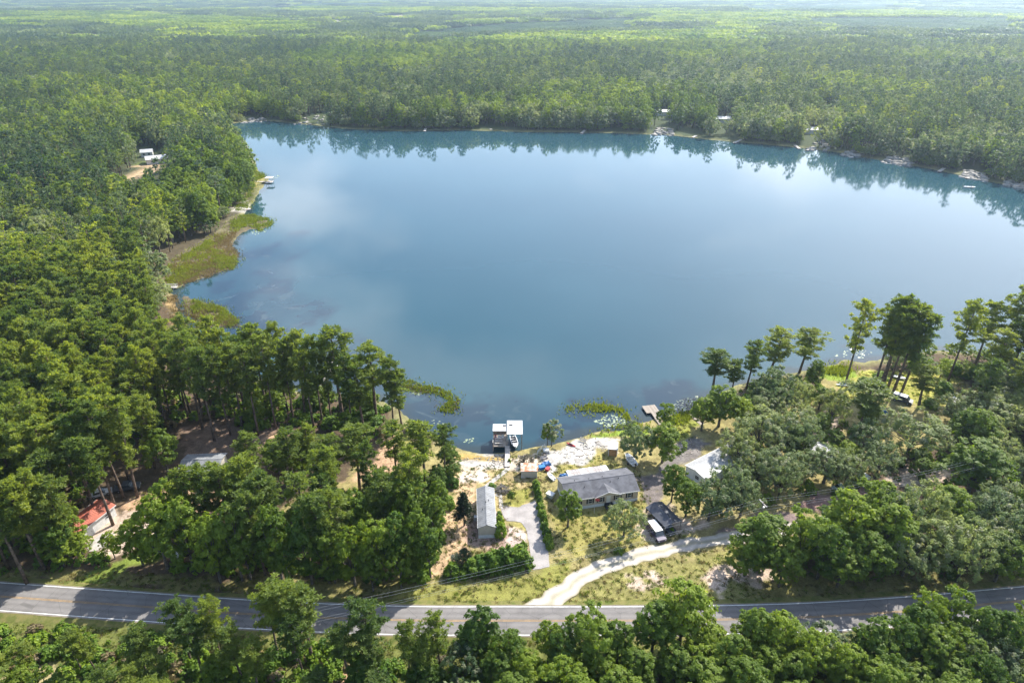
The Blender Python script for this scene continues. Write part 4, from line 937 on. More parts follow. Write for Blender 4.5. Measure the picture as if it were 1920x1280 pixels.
BLOCK = [(gpoly(p)) for p in [
    [(140, 1030), (175, 935), (260, 925), (330, 950), (330, 1010), (230, 1045)], [(330, 885), (345, 790), (470, 780), (470, 890)], [(470, 880), (500, 800), (560, 800), (600, 870)], [(690, 900), (715, 815), (775, 800), (775, 850), (730, 900)],
    [(-200, 1082), (130, 1096), (500, 1120), (960, 1130), (1500, 1125), (2000, 1095), (2100, 1165), (1500, 1200), (960, 1210), (300, 1190), (-200, 1160)], [(330, 985), (335, 940), (430, 930), (480, 935), (470, 965), (420, 972)],
    [(300, 530), (345, 600), (400, 655), (450, 690), (450, 725), (400, 740), (312, 735), (300, 640)]]]

def scatter(px, spacing, mixw, z=0.0, seed=1, mind=3.0):
    rs = np.random.RandomState(seed)
    P = gpoly(px)
    (x0, y0), (x1, y1) = P.min(0), P.max(0)
    gx, gy = np.meshgrid(np.arange(x0, x1, spacing), np.arange(y0, y1, spacing * 0.87))
    gx = gx + (np.arange(gx.shape[0]) % 2)[:, None] * spacing / 2
    gx = (gx + rs.uniform(-0.4, 0.4, gx.shape) * spacing).ravel(); gy = (gy + rs.uniform(-0.4, 0.4, gy.shape) * spacing).ravel()
    ok = inside(P, gx, gy) & (sdist(LAKE, gx, gy) > 2.5)
    for b in BLOCK: ok &= ~inside(b, gx, gy)
    for x, y in zip(gx[ok], gy[ok]):
        if any(t[6] is not False and (t[1] - x) ** 2 + (t[2] - y) ** 2 < mind ** 2 for t in TREES if t[0] != 'shrub'): continue
        r = rs.rand() * sum(m[1] for m in mixw)
        for m in mixw:
            r -= m[1]
            if r <= 0: break
        TREES.append((m[0], x, y, rs.uniform(m[2], m[3]), rs.uniform(m[4], m[5]), None, False))

scatter([(-170, 590), (150, 590), (300, 605), (345, 640), (420, 695), (440, 745), (430, 790), (340, 800), (300, 835), (220, 850), (196, 930), (140, 985), (70, 1005), (30, 1060), (-180, 1050)], 5.0,
        [('pine', 8, 19, 25, 2.9, 3.7), ('hardwood', 1.2, 10, 14, 3.4, 4.4)], seed=3)
scatter([(430, 700), (520, 740), (640, 752), (720, 758), (730, 795), (700, 815), (620, 815), (560, 805), (480, 815), (440, 800)], 5.2, [('pine', 1, 17, 24, 3.0, 3.8), ('hardwood', 3, 5, 10, 2.4, 3.4)], seed=5, mind=2.8)
scatter([(30, 1060), (70, 1005), (140, 1030), (240, 1050), (310, 1030), (335, 1000), (430, 985), (520, 975), (620, 950), (700, 930), (760, 890), (800, 870), (842, 900), (835, 960), (815, 1020), (795, 1082), (700, 1078), (500, 1070), (320, 1060), (180, 1052), (60, 1068)], 4.4,
        [('hardwood', 5, 3.5, 8.5, 2.0, 3.0), ('pine', 2, 14, 19, 2.4, 3.2)], seed=8, mind=2.8)
scatter([(430, 920), (520, 885), (640, 885), (700, 905), (640, 930), (520, 930)], 6.5, [('pine', 3, 12, 16, 3.2, 4.0), ('hardwood', 1, 9, 12, 3.2, 4.0)], seed=9)
scatter([(1400, 1072), (1410, 1045), (1500, 1025), (1600, 985), (1700, 960), (1800, 975), (1990, 940), (2010, 1062), (1750, 1078), (1500, 1078)], 5.4, [('hardwood', 3, 7, 11, 3.4, 4.4), ('oak', 2, 7, 9.5, 3.8, 4.8)], seed=12, mind=4.2)
scatter([(1790, 790), (1830, 735), (2000, 705), (2120, 760), (2120, 950), (1900, 940), (1860, 900), (1800, 880)], 7.0, [('oak', 3, 8, 11, 4.4, 6), ('hardwood', 1, 9, 13, 4, 5), ('pine', 1.2, 16, 22, 3, 3.6)], seed=13, mind=5)
scatter([(1300, 960), (1345, 900), (1480, 890), (1560, 890), (1560, 915), (1450, 940), (1350, 970)], 6.0, [('oak', 3, 7, 10, 3.6, 4.8), ('hardwood', 1, 7, 9, 3, 3.8)], seed=14, mind=4.5)
scatter([(1420, 775), (1530, 740), (1560, 790), (1620, 820), (1680, 860), (1650, 890), (1560, 880), (1450, 850)], 6.5, [('oak', 3, 7, 10, 3.6, 5), ('hardwood', 1.5, 6, 9, 2.8, 3.8)], seed=15, mind=5)
scatter([(840, 1250), (1100, 1238), (1500, 1238), (1650, 1232), (1900, 1212), (2150, 1190), (2300, 1500), (700, 1500)], 4.6, [('hardwood', 6, 7, 11, 3.0, 4.2), ('oak', 1, 6, 8, 3.4, 4.4)], seed=16, mind=3.4)
scatter([(-220, 1250), (200, 1262), (840, 1262), (760, 1500), (-350, 1500)], 4.6, [('pine', 2, 5, 10, 2.0, 2.8), ('hardwood', 4, 3, 6.5, 2.0, 3.2)], seed=17, mind=3)

scatter([(1640, 692), (1700, 676), (1800, 668), (1900, 676), (2000, 690), (2000, 735), (1900, 730), (1800, 715), (1740, 705)], 5.0, [('hardwood', 3, 3, 7, 2.2, 3.2), ('oak', 1, 5, 8, 3, 4)], seed=31, mind=2.5)
# ---- the woods farther off
BRIGHT_PX = [[(0, 26), (250, 27), (480, 33), (615, 46), (600, 57), (430, 60), (250, 54), (100, 44), (0, 46)],
             [(545, 110), (640, 76), (790, 84), (870, 74), (1000, 62), (1280, 58), (1370, 40), (1450, 44), (1440, 88), (1290, 104), (1150, 96), (950, 92), (890, 112), (790, 128), (650, 138), (545, 128)],
             [(1540, 27), (1620, 20), (1920, 22), (1920, 30), (1700, 34)], [(1150, 92), (1420, 78), (1440, 104), (1280, 112)]]
PLANT_PX = [[(700, 86), (770, 60), (900, 48), (1190, 36), (1200, 58), (950, 64), (830, 78)], [(1480, 38), (1920, 33), (1920, 64), (1700, 64), (1540, 52)], [(1500, 128), (1620, 112), (1680, 122), (1640, 138), (1560, 142)], [(1380, 10), (1700, 8), (1640, 24), (1400, 24)]]
BRIGHTW = [gpoly(p, 12) for p in BRIGHT_PX]; PLANTW = [gpoly(p, 6) for p in PLANT_PX]

def wood_kind(x, y, rs):
    n = len(x); d = np.hypot(x, y)
    w = np.tile(np.array([0.58, 0.27, 0.15]), (n, 1))                 # pine, hardwood, oak
    shore = (y > 430) & (d < 900) & (x > -190)
    w[shore] = (0.40, 0.27, 0.33)
    pt = fbm(x, y, 120, 51, 3)
    w[:, 1] *= 0.25 + 6.0 * np.clip((pt - 0.53) * 9, 0, 1)
    w[:, 2] *= 0.25 + 8.0 * np.clip((fbm(x, y, 110, 91, 3) - 0.55) * 9, 0, 1)
    for p in BRIGHTW: w[inside(p, x, y)] = (0.06, 0.90, 0.04)
    for p in PLANTW: w[inside(p, x, y)] = (1, 0, 0)
    w /= w.sum(1, keepdims=True)
    u = rs.rand(n)
    return np.where(u < w[:, 0], 0, np.where(u < w[:, 0] + w[:, 1], 1, 2))

def mid_woods():
    rs = np.random.RandomState(5)
    out = []; global fringe; fringe = []
    for y0, y1, sp in ((60, 640, 5.4), (640, 1330, 7.0)):
        gx, gy = np.meshgrid(np.arange(-1150, 1150, sp), np.arange(y0, y1, sp * 0.87))
        gx = gx + (np.arange(gx.shape[0]) % 2)[:, None] * sp / 2
        gx = (gx + rs.uniform(-0.42, 0.42, gx.shape) * sp).ravel(); gy = (gy + rs.uniform(-0.42, 0.42, gy.shape) * sp).ravel()
        fw = 0.665 * gy + 36
        ok = np.abs(gx) < fw + 70
        ok &= ~((gy < 214) & (np.abs(gx) < fw + 14))                 # the near ground is planted above
        ok &= ~((gy < 214) & (gx > 0))
        gx, gy = gx[ok], gy[ok]
        s = sdist(LAKE, gx, gy)
        lim = np.where((gx < -60) & (gy < 520), 3.5, 2.5) + fbm(gx, gy, 25, 4) * 5
        ok = s > lim
        for m in MARSH[:3]: ok &= sdist(m, gx, gy) > 5
        ok &= ~inside(BLOCK[-1], gx, gy)
        for ci, c in enumerate(CLEAR): ok &= ~(inside(c, gx, gy) & ((rs.rand(len(gx)) > 0.08) | (ci in (0, 1))))
        ok &= (fbm(gx, gy, 45, 23, 3) < 0.72) & (rs.rand(len(gx)) > 0.10)
        out.append(np.stack([gx[ok], gy[ok]], -1))
        fringe.append(np.stack([gx[ok & (s < lim + 7)], gy[ok & (s < lim + 7)]], -1))
    P = np.concatenate(out)
    return P, wood_kind(P[:, 0], P[:, 1], rs), rs

MIDP, MIDK, rs_mid = mid_woods()
KN = ['pine', 'hardwood', 'oak']
for (x, y), k in zip(MIDP, MIDK):
    u = rs_mid.rand(3)
    edge = 1.0
    if k == 0: H, R = 12 + 12 * u[0], 2.3 + 1.7 * u[1] ** 1.5
    elif k == 1: H, R = 11 + 9 * u[0], 3.4 + 2.6 * u[1]
    else: H, R = 10 + 7 * u[0], 4.2 + 3.2 * u[1]
    if y > 640: R *= 1.18
    TREES.append((KN[k], float(x), float(y), float(H), float(R), None, False))
for q in np.concatenate(fringe):           # low leafy growth at the edge of the water
    for _ in range(2):
        u = rs_mid.rand(4); x, y = float(q[0] + u[2] * 6 - 3), float(q[1] + u[3] * 5 - 3.5)
        if sdist(LAKE, np.array([x]), np.array([y]))[0] > 1.5 and not (rs_mid.rand() < 0.6 and any(inside(c, np.array([x]), np.array([y]))[0] for c in CLEAR)):
            TREES.append(('hardwood' if u[0] < 0.7 else 'oak', x, y, 4 + 4 * float(u[1]), 2.4 + 1.6 * float(u[0]), None, False))
for p, n in (((gp(365, 293), 1)), ):      # one bright crown in the dark wood by the left clearing
    TREES.append(('hardwood', p[0], p[1], 14, 4.6, 'bright yellow-green treetop in the dark wood beyond the left clearing', True))

# the largest 290 of each kind, as seen, become trees of their own; the rest are woods
def seen_size(t):
    k, x, y, H, R, lab, fixed = t
    if y < 45: return 0
    u, v = pj(x, y, H); u2, v2 = pj(x, y, 0)
    if u < -40 or u > 1960 or v > 1290: return 0
    s = H / math.hypot(x, y)
    return s + (10 if fixed is not False else 0)
own, rest = [], []
for k in set(t[0] for t in TREES):
    L = sorted([t for t in TREES if t[0] == k], key=seen_size, reverse=True)
    for i, t in enumerate(L):
        (own if i < 290 and seen_size(t) > 0.0 and (t[6] is not False or math.hypot(t[1], t[2]) < 420) else rest).append(t)
labels = [t[5] or describe(t[0], t[1], t[2], t[3]) for t in own]
count = {}
for i, q in enumerate(labels): count.setdefault(q, []).append(i)
ORD = ['leftmost', 'second from left', 'third from left', 'fourth from left', 'fifth from left', 'sixth from left', 'seventh from left', 'eighth from left']
NUM = ['', '', 'two', 'three', 'four', 'five', 'six', 'seven', 'eight']
for q, ii in list(count.items()):        # look-alikes of a small stand are told apart by their order in it
    if 1 < len(ii) <= 8 and len(q.replace('-', ' ').split()) <= 11:
        ii.sort(key=lambda i: pj(own[i][1], own[i][2], own[i][3])[0])
        for k_, i in enumerate(ii): labels[i] = q + ', ' + ('rightmost' if k_ == len(ii) - 1 else ORD[k_]) + ' of ' + NUM[len(ii)]
groups = {}
for q, ii in count.items():
    if len(ii) > 1:
        for i in ii: groups[i] = 'stand: ' + q
for i, (t, lab) in enumerate(zip(own, labels)):
    lean = t[6] if isinstance(t[6], float) else 0.0
    plant(t[0], t[1], t[2], t[3], t[4], lab, groups.get(i), lean=lean)

# ------------------------------------------------------------------ woods as masses
def joined(name, tr, crown, bark, rs=None):
    """trunk and crown in one mesh, for trees too far off to pick apart"""
    v = np.empty(len(crown.vertices) * 3, np.float32); crown.vertices.foreach_get('co', v); v = v.reshape(-1, 3)
    f = np.empty(len(crown.polygons) * 4, np.int32); crown.loops.foreach_get('vertex_index', f); f = f.reshape(-1, 4)
    tint = np.empty(len(crown.polygons), np.float32); crown.attributes['tint'].data.foreach_get('value', tint)
    tv = np.array(tr.v, np.float32); tf = np.array([q for q in tr.f if len(q) == 4], np.int32)
    me = mesh_np(name, np.concatenate([v, tv]), np.concatenate([f, tf + len(v)]), crown.materials[0])
    me.materials.append(M[bark])
    me.polygons.foreach_set('material_index', np.concatenate([np.zeros(len(f), np.int32), np.ones(len(tf), np.int32)]))
    a = me.attributes.new('tint', 'FLOAT', 'FACE'); a.data.foreach_set('value', np.concatenate([tint, np.zeros(len(tf), np.float32)]))
    return me

def grove(name, seed, kind, size=50.0):
    """a square of far woodland: many small crowns of a few faces each"""
    rs = np.random.RandomState(seed)
    sp, h0, h1, r0, r1, q, z = {'pine': (5.6, 14, 22, 2.3, 3.2, 22, 0.50), 'hardwood': (6.6, 12, 17, 3.6, 5.0, 30, 0.55), 'oak': (7.2, 9, 14, 4.2, 6.0, 30, 0.5), 'plantation': (3.4, 6, 8, 1.4, 1.9, 8, 0.7)}[kind]
    g = np.arange(-size / 2, size / 2, sp)
    X, Y = np.meshgrid(g, g); X = (X + rs.uniform(-.42, .42, X.shape) * sp).ravel(); Y = (Y + rs.uniform(-.42, .42, Y.shape) * sp).ravel()
    n = len(X); H = rs.uniform(h0, h1, n); R = rs.uniform(r0, r1, n)
    d = unit(rs.normal(size=(n, q, 3))); d[:, :, 2] = np.abs(d[:, :, 2]) - 0.25
    lump = 0.7 + 0.4 * rs.rand(n, q, 1)
    depth = H * z * (0.5 if kind == 'pine' else 0.62)
    C = np.stack([X, Y, H - depth * 0.9], -1)[:, None] + d * lump * np.stack([R, R, depth], -1)[:, None]
    nr = (d + rs.normal(0, 0.35, d.shape) + np.array([0, 0, 0.3])).reshape(-1, 3)
    size_ = (np.repeat(R, q) * rs.uniform(0.26, 0.50, n * q))
    tint = np.repeat(rs.uniform(0, 0.75, n), q) + rs.uniform(0, 0.25, n * q)
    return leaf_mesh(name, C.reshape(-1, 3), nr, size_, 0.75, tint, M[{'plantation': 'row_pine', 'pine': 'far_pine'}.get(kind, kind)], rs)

def mass(name, label, cat, protos, pts, rot, scl, idx):
    """one object that repeats a few shapes over many points"""
    coll = bpy.data.collections.new(name + '_shapes')
    for i, me in enumerate(protos):
        coll.objects.link(bpy.data.objects.new(f'{name}_shape_{i:02d}', me))
    me = bpy.data.meshes.new(name)
    me.vertices.add(len(pts)); me.vertices.foreach_set('co', np.asarray(pts, np.float32).ravel())
    for nm, ty, v in (('rot', 'FLOAT_VECTOR', rot), ('scl', 'FLOAT_VECTOR', scl)):
        a = me.attributes.new(nm, ty, 'POINT'); a.data.foreach_set('vector', np.asarray(v, np.float32).ravel())
    a = me.attributes.new('idx', 'INT', 'POINT'); a.data.foreach_set('value', np.asarray(idx, np.int32))
    o = link(name, me); tag(o, label, cat, kind='stuff')
    ng = bpy.data.node_groups.new(name, 'GeometryNodeTree')
    ng.interface.new_socket('Geometry', in_out='INPUT', socket_type='NodeSocketGeometry')
    ng.interface.new_socket('Geometry', in_out='OUTPUT', socket_type='NodeSocketGeometry')
    N, L = ng.nodes, ng.links
    gi, go = N.new('NodeGroupInput'), N.new('NodeGroupOutput')
    ci = N.new('GeometryNodeCollectionInfo'); ci.inputs[0].default_value = coll
    ci.inputs['Separate Children'].default_value = True; ci.inputs['Reset Children'].default_value = True
    ip = N.new('GeometryNodeInstanceOnPoints'); ip.inputs['Pick Instance'].default_value = True
    def na(nm, ty):
        x = N.new('GeometryNodeInputNamedAttribute'); x.data_type = ty; x.inputs[0].default_value = nm
        return next(s for s in x.outputs if s.enabled and s.name == 'Attribute')
    L.new(gi.outputs[0], ip.inputs['Points']); L.new(ci.outputs[0], ip.inputs['Instance'])
    L.new(na('idx', 'INT'), ip.inputs['Instance Index'])
    L.new(na('rot', 'FLOAT_VECTOR'), ip.inputs['Rotation']); L.new(na('scl', 'FLOAT_VECTOR'), ip.inputs['Scale'])
    L.new(ip.outputs[0], go.inputs[0])
    md = o.modifiers.new('repeat', 'NODES'); md.node_group = ng
    return o

def far_squares():
    rs = np.random.RandomState(11); S = 50.0
    gx, gy = np.meshgrid(np.arange(-8000, 8000, S), np.arange(1330 + S / 2, 9500, S))
    ok = np.abs(gx) < gy * 0.70 + 200
    x, y = gx[ok], gy[ok]
    keep = (fbm(x, y, 260, 41, 3) < 0.78)
    for c in CLEAR[-5:]: keep &= ~inside(c, x, y)
    x, y = x[keep], y[keep]
    k = wood_kind(x, y, rs)
    pl = np.zeros(len(x), bool)
    for p in PLANTW: pl |= inside(p, x, y)
    pl |= (fbm(x, y, 800, 61, 2) > 0.66) & (y > 2200)
    # beyond the near woods, whole squares are of one kind in broad belts
    belt = fbm(x * 0.35, y, 420, 77, 3)
    k = np.where((y > 1900) & ~pl, np.where(belt > 0.62, 1, np.where(belt < 0.33, 2, k)), k)
    for p in BRIGHTW: k = np.where(inside(p, x, y), 1, k)
    return x, y, np.where(pl, 3, k), rs
FX, FY, FK, rs_f = far_squares()
FZ = ground_z(FX, FY)
for kind, ki, nm, lab in (('pine', 0, 'pine_forest', 'grey-green pine forest reaching from the lake to the hazy horizon'), ('hardwood', 1, 'broadleaf_forest', 'brighter green broadleaf woods in belts beyond the lake'), ('oak', 2, 'oak_forest', 'grey olive oak woods scattered around the lake and beyond')):
    if kind == 'pine': shapes = [(pine_shape(200 + i, 1, 22, R, lo, 1), 'bark') for i, (R, lo) in enumerate([(3.2, 0.45), (3.5, 0.4), (2.9, 0.5), (3.6, 0.42), (3.1, 0.36)])]
    elif kind == 'hardwood': shapes = [(round_shape(220 + i, 1, 14, 4.4, 0.14, 11), 'oak_bark') for i in range(4)]
    else: shapes = [(round_shape(240 + i, 1, 11, 6.3, 0.2, 14, 'oak', 0.62, 0.28, 1.0, 'oak_bark', 0.2, 0.72, 0.42), 'oak_bark') for i in range(4)]
    protos = [joined(f'{nm}_{i}', s[0], s[1], b) for i, (s, b) in enumerate(shapes)]
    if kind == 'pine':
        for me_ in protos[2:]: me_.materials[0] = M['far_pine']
    dims = [(s[2], s[3]) for s, b in shapes]
    L = [t for t in rest if t[0] == kind]
    xy = np.array([(t[1], t[2]) for t in L]); HR = np.array([(t[3], t[4]) for t in L]); n = len(L)
    rs = np.random.RandomState(ki + 3)
    ix = rs.randint(0, len(protos), n)
    if kind == 'pine':      # the haze-greyed needle colour takes over with distance from the camera
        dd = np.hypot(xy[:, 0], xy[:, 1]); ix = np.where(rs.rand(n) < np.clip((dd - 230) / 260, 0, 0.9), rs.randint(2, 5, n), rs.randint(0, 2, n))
    D = np.array(dims)[ix]
    pts = np.column_stack([xy, ground_z(xy[:, 0], xy[:, 1])])
    rot = np.column_stack([rs.normal(0, 0.03, n), rs.normal(0, 0.03, n), rs.uniform(0, 6.28, n)])
    scl = np.column_stack([HR[:, 1] / D[:, 1], HR[:, 1] / D[:, 1], HR[:, 0] / D[:, 0]])
    q = FK == ki; np_ = len(protos)
    protos += [grove(f'{nm}_square_{i}', 300 + ki * 10 + i, kind) for i in range(4)]
    sets = [(q, np_, 4)]
    if kind == 'pine':
        sets.append((FK == 3, len(protos), 3)); protos += [grove(f'{nm}_rows_{i}', 350 + i, 'plantation') for i in range(3)]
    P, Rr, Sc, Ix = [pts], [rot], [scl], [ix]
    for q, b, c in sets:
        m_ = int(q.sum())
        P.append(np.column_stack([FX[q] + rs.uniform(-9, 9, m_), FY[q] + rs.uniform(-9, 9, m_), FZ[q]])); Rr.append(np.column_stack([np.zeros(m_), np.zeros(m_), rs.uniform(0, 6.28, m_)]))
        Sc.append(np.column_stack([np.full(m_, 1.16), np.full(m_, 1.16), rs.uniform(0.85, 1.15, m_)])); Ix.append(b + rs.randint(0, c, m_))
    mass(nm, lab, 'forest', protos, np.concatenate(P), np.concatenate(Rr), np.concatenate(Sc), np.concatenate(Ix))

field_m = mat('pale_field', (0.30, 0.27, 0.16), 0.95, 0.2, 0.01, 0.1, fine=0.05)
for px in ([(690, 37), (700, 33), (760, 30), (775, 35)], [(955, 39), (965, 35), (1012, 33), (1010, 38)], [(598, 50), (606, 40), (656, 39), (656, 50)], [(1690, 146), (1700, 142), (1745, 141), (1740, 146)]):
    sheet('field', px, 2.0, field_m, 2.0, 3, step=25.0)

# low growth under and between the trees
def low_growth():
    rs = np.random.RandomState(21)
    pts = []
    zones = [([(-170, 590), (300, 600), (440, 700), (735, 760), (720, 815), (560, 810), (330, 800), (220, 850), (140, 985), (30, 1075), (-180, 1060)], 2.3),
             ([(30, 1075), (70, 1005), (240, 1050), (335, 1000), (620, 950), (760, 890), (842, 880), (835, 960), (795, 1086), (500, 1080), (180, 1062)], 2.2),
             ([(1400, 1082), (1410, 1045), (1600, 985), (1700, 950), (1990, 940), (2010, 1068), (1750, 1086)], 2.6),
             ([(1290, 980), (1345, 900), (1420, 780), (1560, 760), (1700, 860), (1800, 780), (2000, 705), (2120, 950), (1700, 950), (1500, 930)], 3.6),
             ([(-150, 1182), (100, 1178), (350, 1200), (640, 1212), (640, 1240), (-200, 1240)], 2.0),
             ([(-250, 1215), (300, 1228), (900, 1240), (1650, 1225), (2150, 1190), (2300, 1500), (-350, 1500)], 1.45),
             ([(1330, 770), (1400, 720), (1540, 690), (1560, 760), (1420, 790)], 3.4)]
    for px, sp in zones:
        P = gpoly(px); (x0, y0), (x1, y1) = P.min(0), P.max(0)
        n = int((x1 - x0) * (y1 - y0) / sp ** 2)
        x, y = rs.uniform(x0, x1, n), rs.uniform(y0, y1, n)
        ok = inside(P, x, y) & (sdist(LAKE, x, y) > 1.0)
        for b in BLOCK: ok &= ~inside(b, x, y)
        pts.append(np.stack([x[ok], y[ok]], -1))
    P = np.concatenate(pts); n = len(P)
    s = rs.uniform(0.35, 1.15, n) ** 1.2
    protos = [bush_shape(400 + i, 2.0, 1.6, 'shrub' if i < 3 else 'reed_dry', 26, 0.26, 12)[1] for i in range(4)]
    mass('undergrowth', 'low shrubs and saplings filling the ground between the near trees', 'undergrowth', protos,
         np.column_stack([P, ground_z(P[:, 0], P[:, 1])]), np.column_stack([np.zeros(n), np.zeros(n), rs.uniform(0, 6.28, n)]), np.column_stack([s, s, s]), rs.choice(4, n, p=[0.3, 0.3, 0.25, 0.15]))
low_growth()

def turf():
    rs = np.random.RandomState(33); pts = []
    for px, dens in [([(812, 1078), (838, 960), (862, 880), (945, 850), (1165, 830), (1200, 880), (1240, 985), (1400, 1020), (1420, 1138), (745, 1138)], 1.6),
                     ([(-80, 1090), (-80, 1062), (400, 1080), (780, 1088), (760, 1135), (400, 1112)], 1.6), ([(-150, 1160), (250, 1180), (800, 1202), (1640, 1194), (2000, 1165), (2000, 1230), (1600, 1245), (300, 1250), (-200, 1230)], 2.2), ([(1420, 1132), (1420, 1080), (2000, 1068), (2000, 1096)], 1.4),
                     ([(1540, 790), (1600, 700), (1660, 690), (1810, 700), (1810, 765), (1640, 735)], 1.6), ([(1235, 830), (1290, 775), (1318, 790), (1290, 830)], 1.6), ([(690, 905), (720, 822), (775, 795), (775, 840), (735, 900)], 0.7), ([(230, 1000), (240, 905), (520, 905), (690, 920), (640, 960), (330, 1005)], 0.6)]:
        P = gpoly(px); (x0, y0), (x1, y1) = P.min(0), P.max(0); n = int((x1 - x0) * (y1 - y0) * dens)
        x, y = rs.uniform(x0, x1, n), rs.uniform(y0, y1, n)
        ok = inside(P, x, y) & (sdist(LAKE, x, y) > 1) & (fbm(x, y, 3.5, 90) + 0.25 * rs.rand(n) > 0.52)
        for q in TURF_OFF: ok &= ~inside(q, x, y)
        ok &= edge_dist(ROADC, x, y, False) > 3.7
        ok &= edge_dist(lane, x, y, False) > 1.9
        pts.append(np.stack([x[ok], y[ok]], -1))
    P = np.concatenate(pts); n = len(P)
    protos = []
    for i in range(4):
        k = 26; c = np.column_stack([rs.normal(0, 0.22, (k, 2)), rs.uniform(0.04, 0.14, k)])
        ax = np.column_stack([rs.normal(0, 0.5, (k, 2)), np.ones(k)])
        protos.append(leaf_mesh(f'grass_tuft_{i}', c, rs.normal(size=(k, 3)), rs.uniform(0.10, 0.20, k), 0.3, rs.uniform(0, 1, k), M['reed' if i < 2 else ('shrub' if i == 2 else 'reed_dry')], rs, ax))
    s = rs.uniform(0.5, 1.25, n)
    mass('grass', 'rough grass and weeds growing over the yards and verges', 'grass', protos, np.column_stack([P, ground_z(P[:, 0], P[:, 1])]), np.column_stack([np.zeros(n), np.zeros(n), rs.uniform(0, 6.28, n)]), np.column_stack([s, s, s]), rs.choice(4, n, p=[0.34, 0.24, 0.05, 0.37]))
TURF_OFF = [gpoly(p) for p in ([(936, 954), (1003, 936), (1022, 985), (1032, 1064), (998, 1070), (985, 990), (950, 978)], [(893, 1012), (893, 912), (930, 912), (935, 1012)], [(1040, 955), (1040, 890), (1175, 872), (1204, 935), (1120, 960)], [(1010, 870), (1040, 834), (1165, 818), (1140, 838), (1095, 868), (1060, 862)], [(860, 866), (870, 850), (948, 846), (952, 868)], [(165, 1020), (205, 985), (245, 990), (238, 1012), (180, 1036)])]
turf()

# reeds and marsh grass
def reeds(name, label, polys, per_m2, h, m, seed, hole=0.45):
    rs = np.random.RandomState(seed); out = []
    for P in polys:
        (x0, y0), (x1, y1) = P.min(0) - 2, P.max(0) + 2
        n = int((x1 - x0) * (y1 - y0) * per_m2)
        x, y = rs.uniform(x0, x1, n), rs.uniform(y0, y1, n)
        d = sdist(P, x, y) + (fbm(x, y, 5, 6) - 0.5) * 5
        keep = ((d < 0) & (fbm(x, y, 4.5, seed) + 0.16 * rs.rand(n) - 0.08 > hole)) | ((d < 3.5) & (rs.rand(n) < 0.10 * np.clip(1 - d / 3.5, 0, 1)))
        out.append(np.stack([x[keep], y[keep]], -1))
    P = np.concatenate(out); n = len(P)
    z = np.maximum(ground_z(P[:, 0], P[:, 1]), WZ - 0.3)
    hh = h * rs.uniform(0.6, 1.2, n)
    C = np.column_stack([P, z + hh * 0.45])
    ax = unit(np.column_stack([rs.normal(0, 0.35, n), rs.normal(0, 0.35, n), np.ones(n)]))
    nr = rs.normal(size=(n, 3)) * (1, 1, 0.2)
    me = leaf_mesh(name, C, nr, hh * 0.6, 0.26, rs.uniform(0, 1, n), M[m], rs, ax)
    tag(link(name, me), label, 'reeds', kind='stuff')
G = lambda px: gpoly(px, WZ)
reeds('marsh_reeds', 'yellow-green marsh reeds standing in the shallows', [
    G([(455, 372), (476, 350), (468, 390), (440, 398)]), G([(318, 540), (312, 505), (350, 500), (395, 505), (350, 525)]), G([(345, 568), (380, 562), (420, 575), (446, 604), (430, 614), (372, 612)]), G([(352, 500), (395, 470), (440, 480), (450, 490), (440, 503), (412, 510), (395, 500)]), G([(425, 428), (440, 410), (475, 402), (505, 410), (508, 425), (488, 433), (465, 425), (440, 436)]),
    G([(310, 505), (350, 480), (400, 448), (425, 440), (415, 455), (360, 490), (330, 510)]), MARSH[3], MARSH[4], G([(1108, 812), (1150, 800), (1185, 792), (1215, 800), (1222, 812), (1180, 814)]), G([(1240, 790), (1290, 772), (1312, 752), (1318, 775), (1270, 800)]),
    G([(1535, 700), (1560, 682), (1598, 690), (1608, 704), (1580, 712)]), G([(455, 372), (480, 345), (500, 330), (475, 320)])], 18, 0.9, 'reed', 61, 0.47)
reeds('dry_reeds', 'tan dry reeds and dead stems along the marsh', [
    G([(316, 545), (310, 510), (350, 480), (400, 470), (400, 500), (350, 530)]), G([(330, 610), (315, 560), (330, 552), (360, 590), (440, 606), (448, 614), (380, 620)]), G([(400, 448), (440, 425), (446, 445), (415, 465)]), G([(1100, 818), (1140, 806), (1165, 800), (1170, 808), (1120, 818)]), MARSH[4], G([(320, 540), (350, 495), (420, 445), (450, 480), (440, 503), (360, 528)]), G([(345, 575), (400, 566), (445, 604), (372, 614)])], 14, 0.7, 'reed_dry', 62, 0.46)

